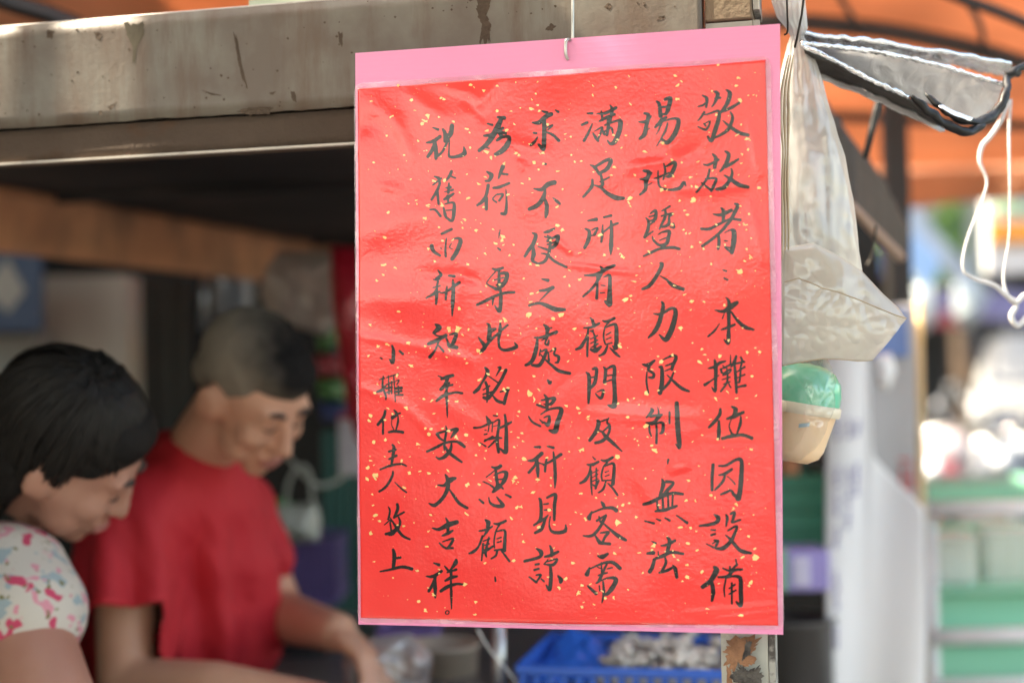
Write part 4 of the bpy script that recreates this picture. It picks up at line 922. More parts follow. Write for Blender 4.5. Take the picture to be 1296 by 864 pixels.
# ------------------------------------------------------------------ orange awning and its frame
def awn_mat():
    m = bpy.data.materials.new('awning_fabric'); m.use_nodes = True
    nt = m.node_tree; N = nt.nodes; L = nt.links
    b = N['Principled BSDF']; outn = [n for n in N if n.type == 'OUTPUT_MATERIAL'][0]
    tc = N.new('ShaderNodeTexCoord'); no = N.new('ShaderNodeTexNoise'); no.inputs['Scale'].default_value = 1.6; no.inputs['Detail'].default_value = 7
    L.new(tc.outputs['Object'], no.inputs['Vector'])
    r = N.new('ShaderNodeValToRGB'); r.color_ramp.elements[0].position = .35; r.color_ramp.elements[1].position = .65
    r.color_ramp.elements[0].color = (.52, .27, .165, 1); r.color_ramp.elements[1].color = (.76, .42, .265, 1)
    L.new(no.outputs['Fac'], r.inputs['Fac']); L.new(r.outputs['Color'], b.inputs['Base Color'])
    b.inputs['Roughness'].default_value = .6
    t = N.new('ShaderNodeBsdfTranslucent'); L.new(r.outputs['Color'], t.inputs['Color'])
    mx = N.new('ShaderNodeMixShader'); mx.inputs[0].default_value = .40
    L.new(b.outputs[0], mx.inputs[1]); L.new(t.outputs[0], mx.inputs[2]); L.new(mx.outputs[0], outn.inputs['Surface'])
    return m
awn = awn_mat()
frame_m = mat('awning_frame', (0.035, 0.026, 0.022), 0.5, nscale=14, bump=0.2)
aw = thing('orange_awning', V((0.6, 3.4, 2.1)), 'orange fabric awning stretched on dark tubes above the stalls', 'awning')
def aw_fn(a, b):
    y = 2.05 + 3.0 * b
    xl = .165 * y - .10
    x = xl + (3.6 - xl) * a
    z = 2.50 - 0.29 * b + 0.02 * nz((x * 1.3, y * 1.5, 1)) - 0.035 * math.sin(((x + 2.6) / 1.03) % 1.0 * math.pi) * math.sin(b * math.pi)
    if y > 4.7: z -= 0.03
    return V((x, y, z))
MB().slab(aw_fn, 90, 40, 0.003, E3).build('canopy', awn, aw)
def awl_fn(a, b):
    x = -2.9 + 3.0 * a; y = 1.95 + 3.1 * b
    return V((x, y, 2.50 - .29 * b + .02 * nz((x * 1.3, y * 1.5, 1))))
MB().slab(awl_fn, 40, 30, 0.003, E3).build('canopy', awn, aw)
def val_fn(a, b):
    x = .73 + 2.87 * a
    drop = 0.10 + 0.05 * abs(math.sin(x * 1.75 - 0.25)) + 0.02 * nz((x * 3, 0, 1))
    return V((x, 5.06 + 0.03 * math.sin(x * 9) * b, aw_fn(a, 1).z - drop * b))
MB().slab(val_fn, 120, 8, 0.003, V((0, 1, 0))).build('valance', awn, aw)
bars = [([(900, -150, 2.35), (1080, -62, 2.35), (1150, -30, 2.35), (1210, -4, 2.35), (1260, 14, 2.35), (1330, 44, 2.35), (1560, 150, 2.35)], 0.0095),
        ([(700, 34, 2.9), (960, 27, 2.9), (1080, 34, 2.9), (1180, 50, 2.9), (1320, 88, 2.9), (1760, 240, 2.9)], 0.018),
        ([(1040, -80, 2.36), (1058, -15, 2.6), (1070, 8, 2.7), (1080, 24, 2.8), (1086, 36, 2.89)], 0.006),
        ([(1218, -4, 2.36), (1236, 22, 2.6), (1243, 42, 2.75), (1246, 66, 2.89)], 0.006),
        ([(850, 138, 3.5), (1040, 146, 3.5), (1150, 152, 3.5), (1320, 160, 3.5), (1700, 178, 3.5)], 0.013),
        ([(-40, -16, 2.3), (20, 6, 2.3), (60, 18, 2.3), (100, 34, 2.3)], 0.016)]
for pts, r in bars:
    MB().tube([P(*q) for q in pts], r, 10, sub=4).build('awning_bar', frame_m, aw)
mb = MB(); p0 = P(1131, 128, 3.3)
mb.bbox(V((p0.x, p0.y, (p0.z + 0.11) / 2)), (0.026, 0.026, (p0.z - 0.11) / 2), 0.003)
mb.build('steel_post', mat('post_black', (0.02, 0.017, 0.016), 0.6, nscale=8), label='black square steel post standing behind the silver sheet', cat='post')
# brown tarp corner between the bag and the post
br = mat('brown_tarp', (0.075, 0.06, 0.05), 0.7, nscale=6, bump=0.3)
mb = MB().slab(ruled([(1040, 120, 2.1), (1080, 180, 2.1), (1118, 226, 2.2), (1150, 290, 2.3)], [(1040, 240, 2.1), (1082, 262, 2.1), (1112, 300, 2.2), (1143, 332, 2.3)], cr=0.004), 30, 14, 0.004, F)
mb.build('tarp_flap', br, label='dark brown tarp flap sloping down between the white bag and the black post', cat='tarp')
MB().tube([P(1078, 262, 2.05), P(1110, 296, 2.12), P(1140, 326, 2.2)], [0.007, 0.008, 0.008], 8, sub=3).build('wooden_pole', mat('pinkish_wood', (0.42, 0.29, 0.22), 0.6, nscale=12), label='short pinkish wooden pole end below the brown tarp flap', cat='pole')

# ------------------------------------------------------------------ inside the stall
def pbox(name, u0, v0, u1, v1, d, dep, m, b=0.006, **k):
    c = (P(u0, v0, d) + P(u1, v1, d)) / 2 + V((0, dep / 2, 0))
    return MB().bbox(c, (abs(u1 - u0) / FPX * d / 2, dep / 2, abs(v1 - v0) / FPX * d / 2), min(b, dep * .45)).build(name, m, **k)
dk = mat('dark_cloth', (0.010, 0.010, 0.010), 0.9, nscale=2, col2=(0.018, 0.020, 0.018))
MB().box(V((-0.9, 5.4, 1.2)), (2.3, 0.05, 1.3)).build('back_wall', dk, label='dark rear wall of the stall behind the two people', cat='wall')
wb = mat('white_board', (0.42, 0.42, 0.38), 0.5, nscale=3, dirt=(0.3, 0.3, 0.27))
pbox('white_cabinet', 47, 348, 162, 520, 4.3, 0.25, wb, label='plain off-white cabinet under the rusty beam, above the woman\'s head', cat='cabinet')
pbox('grey_cabinet', -160, 425, 44, 640, 4.1, 0.25, mat('grey_cab', (0.22, 0.24, 0.23), 0.5, nscale=4), label='grey cabinet behind the woman at the left edge of the photo', cat='cabinet')
bsn = thing('blue_sign', P(0, 420, 3.9), 'dark blue panel with a pale diamond shape, hanging at the left edge', 'sign')
def pb2(name, u0, v0, u1, v1, d, dep, m, par, b=0.004):
    c = (P(u0, v0, d) + P(u1, v1, d)) / 2 + V((0, dep / 2, 0))
    return MB().bbox(c, (abs(u1 - u0) / FPX * d / 2, dep / 2, abs(v1 - v0) / FPX * d / 2), min(b, dep * .45)).build(name, m, par)
pb2('blue_panel', -60, 318, 53, 420, 3.9, 0.02, mat('navy', (0.018, 0.055, 0.13), 0.5, nscale=4), bsn)
dm = MB()
dpts = [P(8, 326, 3.89), P(32, 368, 3.89), P(10, 396, 3.89), P(-20, 366, 3.89)]
dm.add(dpts + [p + V((0, .006, 0)) for p in dpts], [(0, 1, 2, 3), (7, 6, 5, 4), (0, 4, 5, 1), (1, 5, 6, 2), (2, 6, 7, 3), (3, 7, 4, 0)])
dm.build('pale_diamond', mat('pale_grey', (0.33, 0.35, 0.33), 0.5), bsn)
col_m = mat('olive_column', (0.022, 0.023, 0.018), 0.8, nscale=7, col2=(0.010, 0.010, 0.009))
cl = thing('rear_column', P(205, 620, 4.0) , 'dark olive ribbed column behind the man', 'column')
for k, (a, b_) in enumerate(((182, 200), (203, 220), (223, 238))):
    pb2('column_rib', a, 350, b_, 900, 4.0 - 0.03 * (k % 2), 0.06, col_m, cl)
# hanging steel pot
mb = MB().lathe(P(292, 402, 3.7), [(0, 0), (0.05, 0.0), (0.062, 0.01), (0.064, 0.09), (0.068, 0.094), (0.064, 0.096), (0.058, 0.09)])
mb.build('steel_pot', mat('dull_steel', (0.35, 0.38, 0.40), 0.28, metal=0.9, nscale=20), label='shiny steel pot hanging behind the man\'s head', cat='pot')
MB().tube([P(262, 345, 3.7), P(260, 380, 3.7), P(258, 420, 3.7)], 0.012, 8).build('ladle', mat('dull_steel', (0.35, 0.38, 0.40)), label='steel ladle hanging left of the shiny pot', cat='ladle')
cbag = film('hang_bag', (0.72, 0.66, 0.62), clear=0.30, rough=0.25, gloss=0.12, bump=0.6, bscale=12, translucent=0.4, vary=0.2)
mb = MB(); pillow(mb, [(352, 318), (430, 318), (442, 350), (440, 400), (410, 425), (370, 412), (338, 398), (328, 370), (336, 340)], 2.9, 0.05, 0.02, 12, 10, 60, seed=4)
mb.build('clear_bag', cbag, label='hazy clear plastic bag hanging above the man\'s head', cat='plastic bag')
rbag = film('red_bag', (0.70, 0.025, 0.07), clear=0.08, rough=0.3, gloss=0.10, bump=0.6, bscale=12, translucent=0.4, vary=0.05)
mb = MB(); pillow(mb, [(418, 312), (520, 315), (530, 520), (500, 600), (452, 560), (440, 520), (430, 450), (420, 380)], 2.75, 0.06, 0.02, 12, 10, 60, seed=8)
mb.build('red_bag', rbag, label='crimson plastic bag hanging against the left edge of the sign', cat='plastic bag')
for nm, px, c, lab in (('vegetable_bag', [(398, 408), (428, 412), (426, 440), (404, 446)], (0.05, 0.16, 0.04), 'green vegetable bag nearest the man\'s hair'),
                   ('vegetable_bag', [(400, 478), (436, 480), (436, 508), (404, 506)], (0.05, 0.22, 0.04), 'brighter green vegetable bag beside the man\'s forehead'),
                   ('red_packet', [(398, 450), (428, 446), (434, 474), (402, 478)], (0.28, 0.015, 0.03), 'dark red packet between the two green vegetable bags'),
                   ('blue_packet', [(402, 508), (444, 510), (446, 534), (408, 532)], (0.03, 0.05, 0.16), 'dark blue packet below the green vegetable bags'),
                   ('blue_packet', [(396, 424), (436, 428), (440, 452), (420, 456)], (0.04, 0.05, 0.10), 'dull blue packet behind the red packet')):
    mb = MB(); pillow(mb, px, 3.4 if lab[:4] != 'dull' else 3.5, 0.03, 0.01, 14, 6, 32, seed=len(lab))
    mb.build(nm, mat(nm + str(c[0]), c, 0.4, nscale=14, coat=0.2), label=lab, cat='bag' if 'bag' in nm else 'packet')
nb = thing('white_box', P(441, 602, 2.9), 'narrow white box with a red top against the left edge of the sign', 'box')
pb2('box_body', 428, 530, 475, 602, 2.9, 0.06, mat('white_card', (0.62, 0.62, 0.66), 0.5, nscale=30, col2=(0.5, 0.5, 0.58)), nb)
pb2('box_top', 427, 523, 476, 530, 2.895, 0.062, mat('red_card', (0.5, 0.02, 0.03), 0.5), nb)
tp = thing('teal_shutter', P(435, 800, 3.1), 'teal green ribbed metal panel standing left of the sign', 'panel')
for k in range(6):
    pb2('panel_rib', 412 + k * 11, 545, 421 + k * 11, 1000, 3.1, 0.03, mat('teal', (0.012, 0.10, 0.085), 0.45, nscale=6), tp)
pbox('teal_board', 410, 545, 480, 1000, 3.14, 0.02, mat('teal_dark', (0.006, 0.055, 0.05), 0.6), label='darker teal board behind the ribbed teal panel', cat='board')
wbag = film('small_white_bag', (0.55, 0.60, 0.56), clear=0.10, rough=0.35, gloss=0.08, bump=0.5, bscale=20, translucent=0.3, vary=0.06)
sb = thing('carrier_bag', P(372, 690, 2.8), 'pale carrier bag with thin loop handles behind the man\'s chest', 'plastic bag')
mb = MB(); pillow(mb, [(338, 640), (400, 636), (406, 655), (404, 684), (345, 690)], 2.8, 0.04, 0.012, 16, 8, 50, seed=3); mb.build('bag_body', wbag, sb)
MB().tube([P(362, 650, 2.78), P(364, 615, 2.76), P(378, 590, 2.75), P(392, 600, 2.76), P(396, 645, 2.78)], 0.004, 6, sub=4).build('handle', wbag, sb)
MB().tube([P(350, 560, 2.8), P(368, 582, 2.78), P(398, 612, 2.78), P(424, 610, 2.8), P(440, 596, 2.82)], 0.0045, 6, sub=4).build('handle', wbag, sb)
MB().ell(P(352, 640, 2.9), (0.03, 0.02, 0.015)).build('green_cap', mat('bright_green', (0.05, 0.30, 0.08), 0.4), sb)
def basket(name, u0, v0, u1, v1, d, dep, m, label, cat='basket', slats=6, uprights=8, group=None):
    c = P((u0 + u1) / 2, v1, d)
    t = thing(name, c, label, cat, group)
    W, H = abs(u1 - u0) / FPX * d / 2, abs(v1 - v0) / FPX * d
    mb = MB()
    for z in (0.004, H):
        mb = MB()
        for s_ in (0, 1): mb.bbox(c + V((0, dep * s_, z)), (W, 0.005, 0.006), 0.002)
        for s_ in (-1, 1): mb.bbox(c + V((W * s_, dep / 2, z)), (0.005, dep / 2, 0.006), 0.002)
        mb.build('rim', m, t)
    MB().box(c + V((0, dep / 2, 0.004)), (W - .004, dep / 2 - .004, 0.002)).build('basket_floor', m, t)
    for k in range(slats):
        z = H * (k + 1) / (slats + 1)
        q = MB().box(c + V((0, 0.0, z)), (W - .001, 0.0022, H / slats * 0.27)).box(c + V((0, dep, z)), (W - .001, 0.0022, H / slats * 0.27))
        q.box(c + V((-W, dep / 2, z)), (0.0022, dep / 2 - .001, H / slats * 0.27)).box(c + V((W, dep / 2, z)), (0.0022, dep / 2 - .001, H / slats * 0.27))
        q.build('slat', m, t)
    for k in range(uprights + 1):
        x = -W + 2 * W * k / uprights
        MB().box(c + V((x, -0.0035, H / 2)), (0.003, 0.0012, H / 2 - .001)).build('upright', m, t)
    return t
purple = mat('purple_plastic', (0.10, 0.07, 0.22), 0.45, nscale=10)
basket('purple_basket', 340, 688, 425, 765, 2.85, 0.2, purple, 'dull purple slatted basket behind the man\'s chest')
basket('purple_basket', 480, 800, 552, 870, 2.5, 0.2, mat('purple_light', (0.22, 0.15, 0.42), 0.45), 'lighter purple basket just under the sign\'s lower left edge')
steel_top = mat('steel_top', (0.30, 0.30, 0.31), 0.35, metal=0.8, nscale=6, bump=0.1)
ct = thing('stall_counter', V((0.05, 2.35, 0.11)), 'stainless steel stall counter below the lower edge of the photo', 'counter')
MB().bbox(V((-0.45, 2.35, 0.99)), (0.80, 0.55, 0.018), 0.004).build('counter_top', steel_top, ct)
for x in (-1.2, 0.3):
    for y in (1.85, 2.85): MB().box(V((x, y, 0.54)), (0.02, 0.02, 0.43)).build('leg', steel_top, ct)
bowl = mat('tan_bowl', (0.42, 0.34, 0.27), 0.5, nscale=8)
tb = P(560, 905, 2.3)
MB().lathe(tb, [(0, 0), (0.045, 0), (0.055, 0.01), (0.060, 0.11), (0.064, 0.112), (0.064, 0.118), (0.056, 0.118), (0.054, 0.02), (0, 0.018)]).build('tan_tub', bowl, label='round tan tub under the sign\'s lower left part', cat='tub')
MB().tube([V((P(631, 860, 2.0).x, P(631, 860, 2.0).y, 1.008)), P(631, 780, 2.0)], 0.010, 10).build('steel_rod', mat('rod_steel', (0.45, 0.45, 0.46), 0.3, metal=0.8), label='upright steel rod just below the sign, left of the blue basket', cat='rod')
MB().tube([P(604, 795, 1.9), P(622, 825, 1.92), P(650, 858, 1.95), P(670, 900, 1.98)], 0.0012, 6, sub=3).build('loose_thread', string, label='thin white cord slanting down across the steel rod', cat='cord')
for px, c, d, lab in (([(592, 796), (630, 790), (700, 800), (672, 818), (610, 826)], (0.16, 0.25, 0.20), 2.9, 'grey green bag showing just below the sign'),
                      ([(640, 806), (690, 796), (728, 806), (716, 822), (650, 834)], (0.22, 0.06, 0.06), 2.7, 'dull red bag behind the blue basket'),
                      ([(700, 790), (780, 788), (800, 806), (740, 816)], (0.20, 0.22, 0.22), 2.9, 'grey bag behind the blue basket\'s rear rim'),
                      ([(800, 786), (836, 784), (850, 806), (812, 812)], (0.18, 0.14, 0.3), 2.9, 'lavender bag behind the tray of pale food')):
    mb = MB(); pillow(mb, px, d, 0.05, 0.01, 12, 6, 40, seed=len(lab)); mb.build('produce_bag', mat('pb%g' % c[0], c, 0.4, nscale=10), label=lab, cat='bag')
mb = MB(); mb.bbox(P(470, 905, 2.6), (0.10, 0.05, 0.02), 0.006); mb.build('dark_tray', mat('dark_tray', (0.02, 0.02, 0.02), 0.5), label='dark tray on the counter by the hands', cat='tray')
# blue basket with a tray of pale food
blue = mat('blue_plastic', (0.012, 0.13, 0.62), 0.4, nscale=8, coat=0.2)
bb = thing('blue_basket', P(785, 905, 1.92), 'bright blue plastic basket on the counter left of the peeling post', 'basket')
zt = P(785, 850, 1.92).z; bc0 = P(785, 850, 1.92)
W = 0.142
AX = (E1, E2, E3)
def bbx(name, x, y, z, h, m=blue, par=bb): return MB().bbox(V((bc0.x, bc0.y, zt)) + E1 * x + E2 * y + E3 * z, h, 0.0015, AX).build(name, m, par)
bbx('rim', 0, 0, 0, (W, 0.004, 0.006)); bbx('rim', 0, 0.24, 0.0, (W, 0.004, 0.006)); bbx('rim', -W, 0.12, 0, (0.004, 0.12, 0.006)); bbx('rim', W, 0.12, 0, (0.004, 0.12, 0.006))
bbx('base', 0, 0.12, -0.085, (W, 0.12, 0.003))
for k in range(15): bbx('slat', -W + 0.006 + k * 0.0196, 0, -0.045, (0.0045, 0.002, 0.038))
for k in range(15): bbx('slat', -W + 0.006 + k * 0.0196, 0.24, -0.045, (0.0045, 0.002, 0.038))
for k in range(9): bbx('slat', -W, 0.02 + k * 0.025, -0.045, (0.002, 0.006, 0.038))
mb = MB().grid(lambda a, b: V((bc0.x, bc0.y, zt)) + E1 * (-W + 0.012 + a * 0.10 - 0.02 * b) + E2 * (0.02 + 0.2 * b) + E3 * (-0.02 + 0.035 * math.sin(a * 3) * b + 0.012 * nz((a * 6, b * 6, 2))), 20, 20)
mb.build('blue_bag', film('blue_film', (0.02, 0.2, 0.85), clear=0.1, rough=0.3, gloss=0.12, bump=0.5, bscale=30, translucent=0.3, vary=0.05), label='crumpled blue plastic liner lying in the left of the blue basket', cat='plastic bag')
tr = MB(); tc0 = V((bc0.x, bc0.y, zt))
tr.bbox(tc0 + E1 * 0.045 + E2 * 0.12 - E3 * 0.015, (0.085, 0.105, 0.004), 0.002, AX)
tr.build('food_tray', mat('tray_steel', (0.45, 0.45, 0.46), 0.35, metal=0.7), label='shallow steel tray lying in the blue basket', cat='tray')
food = mat('pale_food', (0.66, 0.62, 0.54), 0.45, col2=(0.30, 0.27, 0.24), nscale=30, sss=0.1, coat=0.4)
fr = random.Random(5); fm2 = MB()
for k in range(170):
    fm2.ell(tc0 + E1 * (0.045 + fr.uniform(-.075, .075)) + E2 * (0.12 + fr.uniform(-.095, .095)) + E3 * (-0.004 + fr.uniform(0, 0.018)), (fr.uniform(.005, .010), fr.uniform(.005, .010), fr.uniform(.003, .007)), Matrix.Rotation(fr.uniform(0, 3), 3, 'Z'), 10, 6)
fm2.build('cut_food', food, label='heap of pale cut food pieces on the steel tray in the blue basket', cat='food', kind='stuff')
# clear bag in the hands
mb = MB(); pillow(mb, [(432, 836), (470, 806), (520, 800), (548, 830), (540, 880), (440, 884)], 2.12, 0.035, 0.02, 18, 10, 60, seed=21)
mb.build('clear_bag', film('hand_bag', (0.62, 0.58, 0.58), clear=0.35, rough=0.22, gloss=0.16, bump=0.7, bscale=30, translucent=0.35, vary=0.2), label='crumpled clear plastic bag held in the man\'s hands', cat='plastic bag')
pbox('black_pan', 322, 802, 412, 850, 2.45, 0.1, mat('pan_black', (0.01, 0.012, 0.013), 0.4), label='black metal box on the counter behind the man\'s forearms', cat='box')

# ------------------------------------------------------------------ right of the post: baskets, pot, hanging plastic poster
green = mat('green_basket', (0.02, 0.20, 0.12), 0.5, nscale=8)
for k in range(3):
    basket('green_basket', 985, 606 + k * 29, 1052, 632 + k * 29, 2.7, 0.2, green, ['uppermost', 'middle', 'lowest'][k] + ' green basket in the stack between the sign and the white poster', slats=2, uprights=6, group='stacked green baskets')
pbox('orange_box', 990, 582, 1012, 604, 2.72, 0.08, mat('orange_brown', (0.45, 0.18, 0.08), 0.5), label='small orange-brown box on top of the green baskets', cat='box')
lv = thing('lavender_crate', P(1018, 748, 2.6), 'lavender and white crate under the stacked green baskets', 'crate')
pb2('crate_side', 984, 696, 1050, 748, 2.6, 0.15, mat('lavender', (0.34, 0.28, 0.62), 0.5, nscale=10), lv)
pb2('crate_label', 1004, 704, 1026, 742, 2.594, 0.01, mat('pale_lav', (0.62, 0.58, 0.75), 0.5), lv)
pb2('crate_corner', 984, 694, 997, 749, 2.596, 0.02, mat('leaf_plastic', (0.20, 0.42, 0.25), 0.5), lv)
MB().lathe(P(1008, 905, 2.62), [(0, 0), (0.06, 0), (0.07, 0.01), (0.07, 0.17), (0.078, 0.176), (0.078, 0.182), (0.066, 0.182), (0.062, 0.01), (0, 0.01)]).build('steel_stockpot', mat('pot_steel', (0.10, 0.095, 0.09), 0.35, metal=0.5, nscale=5), label='steel stockpot with a bright rim right of the peeling post', cat='pot')
sh = MB()
sh.bbox(P(1012, 906, 2.68) + V((0, 0.05, 0)), (0.12, 0.22, 0.012), 0.003)
sh.build('low_shelf', steel_top, label='steel shelf carrying the stockpot and lavender crate', cat='shelf')

poster_m = film('poster_plastic', (0.97, 0.975, 0.99), clear=0.0, rough=0.3, gloss=0.03, bump=0.3, bscale=8, translucent=0.10, vary=0.0)
wp = thing('hanging_poster', P(1080, 864, 2.3), 'white plastic poster with faint purple handwriting hanging from the stall roof', 'poster')
def post_fn(u0, u1, v0, v1, d0, d1):
    def fn(a, b):
        u = u0 + (u1 - u0) * a; v = v0 + (v1 - v0) * b
        p = P(u, v, d0 + (d1 - d0) * a)
        return p - F * (0.012 * math.sin(a * 7 + b * 2) + 0.01 * nz(p, 5, 3))
    return fn
def pf(a, b):
    v0 = 425 + (0 if a < .42 else (a - .42) * 150 / .06 if a < .48 else 150 + (a - .48) * 130)
    u = 1044 + 124 * a; v = v0 + (960 - v0) * b
    p = P(u, v, 2.62 - .06 * a)
    return p - F * (0.012 * math.sin(a * 7 + b * 2) + 0.01 * nz(p, 5, 3))
MB().slab(pf, 40, 60, 0.002, V((1, .2, 0))).build('poster_sheet', poster_m, wp)
pk = mat('purple_ink', (0.10, 0.07, 0.42), 0.5)
wr = random.Random(3)
def word(a, b, w_, h_):
    tx = MB()
    for k in range(5):
        x, y = a + wr.uniform(0, w_ * .3), b + h_ * (k + .3) / 5
        ps = [pf(x + wr.uniform(0, w_ * .3), y) - V((.0018, .004, 0)), pf(x + w_ * .8, y - wr.uniform(0, h_ * .05)) - V((.0018, .004, 0))]
        if k % 2: ps = [pf(x + w_ * .5, y - h_ * .1) - V((.0018, .004, 0)), pf(x + w_ * wr.uniform(.2, .8), y + h_ * .15) - V((.0018, .004, 0))]
        tx.tube(ps, 0.0016, 4)
    tx.build('handwriting', pk, wp, kind='stuff')
for a, rows in ((0.075, [(0.19, .06), (0.31, .05), (0.37, .06), (0.45, .055), (0.555, .05), (0.60, .05), (0.68, .06)]), (0.20, [(0.195, .05), (0.31, .04), (0.355, .05), (0.41, .05)]), (0.29, [(0.20, .04), (0.30, .04), (0.34, .04)])):
    for b, h_ in rows: word(a, b, 0.055, h_)
b2 = thing('grey_sign_board', P(1140, 640, 2.95), 'grey board with a blue top and red characters behind the white poster', 'sign')
pb2('board', 1096, 385, 1170, 660, 2.9, 0.02, mat('board_grey', (0.55, 0.56, 0.58), 0.5, nscale=5), b2)
pb2('blue_heading', 1100, 392, 1150, 452, 2.892, 0.006, mat('heading_blue', (0.16, 0.28, 0.62), 0.5, nscale=12), b2)
for (u, v, w_, h_) in ((1138, 580, 16, 3), (1140, 590, 3, 22), (1152, 586, 3, 30), (1140, 604, 18, 3), (1138, 616, 20, 3), (1150, 622, 3, 12)):
    pb2('red_stroke', u, v, u + w_, v + h_, 2.885, 0.004, mat('sign_red', (0.75, 0.04, 0.06), 0.5), b2)
MB().tube([P(1163, 380, 2.85), P(1165, 560, 2.85), P(1168, 960, 2.85)], [0.008, 0.008, 0.009], 8).build('bamboo_pole', mat('bamboo', (0.72, 0.45, 0.14), 0.5, col2=(0.6, 0.5, 0.35), nscale=4), label='yellow bamboo pole at the right edge of the white poster', cat='pole')
mb = MB(); pillow(mb, [(1106, 450), (1128, 446), (1134, 470), (1126, 494), (1110, 490)], 2.7, 0.015, 0.004, 20, 6, 30, seed=30)
mb.build('sun_glint', mat('glint_white', (0.92, 0.94, 0.95), 0.3, coat=0.5), label='small bright white shape standing in for a sun glint at the top of the white poster', cat='plastic bag')  # sun glint built as a bright white shape

# ------------------------------------------------------------------ green stand with white rails
rack = thing('green_stand', V((P(1260, 864, 3.4).x, P(1260, 864, 3.4).y, 0.11)), 'green market stand with white rails at the lower right', 'stand')
white_p = mat('white_paint', (0.82, 0.83, 0.84), 0.4, nscale=8)
gpl = mat('green_plastic', (0.26, 0.66, 0.45), 0.45, nscale=4, col2=(0.20, 0.58, 0.40), coat=0.2)
def xbar(v, d, r, name, m, u0=1160, u1=1420):
    a, b = P(u0, v, d), P(u1, v, d); b.z = a.z
    return MB().tube([a, b], r, 10).build(name, m, rack)
xbar(645, 3.1, 0.017, 'rail', white_p); xbar(806, 3.1, 0.017, 'rail', white_p); xbar(866, 3.1, 0.012, 'rail', white_p)
for u in (1176, 1400):
    a = P(u, 640, 3.12); MB().tube([V((a.x, a.y, 0.11)), a], 0.014, 8).build('leg', white_p, rack)
def gp(v0, v1, d, dep, name='green_panel', m=gpl, u0=1172, u1=1420):
    a, b = P(u0, v0, d), P(u1, v1, d)
    return MB().bbox(V(((a.x + b.x) / 2, a.y + dep / 2, (P(1250, v0, d).z + P(1250, v1, d).z) / 2)), ((b.x - a.x) / 2, dep / 2, abs(P(1250, v0, d).z - P(1250, v1, d).z) / 2), 0.004).build(name, m, rack)
gp(752, 800, 3.2, 0.02); gp(816, 990, 3.25, 0.02); gp(662, 676, 3.3, 0.02)
gp(744, 750, 3.15, 0.6, 'shelf_board')
gp(612, 634, 3.9, 0.3, 'green_cloth')
def tub(u0, u1, v0, v1, d, label):
    c = P((u0 + u1) / 2, v1, d); t = thing('plastic_tub', c, label, 'tub')
    W, H = (u1 - u0) / FPX * d / 2, (v1 - v0) / FPX * d
    m = film('tub_plastic', (.90, .98, .93), clear=.08, rough=.3, gloss=.14, bump=.2, bscale=9, translucent=.4, vary=.04)
    MB().bbox(c + V((0, .14, H * .45)), (W * .94, .13, H * .45), .012).build('tub_body', m, t)
    MB().bbox(c + V((0, .14, H * .94)), (W, .145, H * .06), .006).build('lid', m, t)
    for k in (-.5, 0, .5): MB().bbox(c + V((W * k, .006, H * .45)), (.006, .006, H * .4), .002).build('rib', m, t)
    return t
tub(1180, 1242, 676, 742, 3.2, 'left pale translucent tub on the green stand')
tub(1246, 1320, 668, 742, 3.25, 'right pale translucent tub on the green stand')
wx = film('white_wrap', (0.92, 0.99, 0.95), clear=0.02, rough=0.3, gloss=0.12, bump=0.5, bscale=9, translucent=0.4, vary=0.1)
for i, (px, d, lab) in enumerate((([(1190, 650), (1214, 636), (1246, 640), (1258, 664), (1240, 682), (1196, 682)], 3.5, 'smaller white wrapped bundle at the back of the green stand'),)):
    mb = MB(); pillow(mb, px, d, 0.07, 0.02, 9, 10, 60, seed=i * 3 + 1); mb.build('wrapped_bundle', wx, label=lab, cat='bundle')

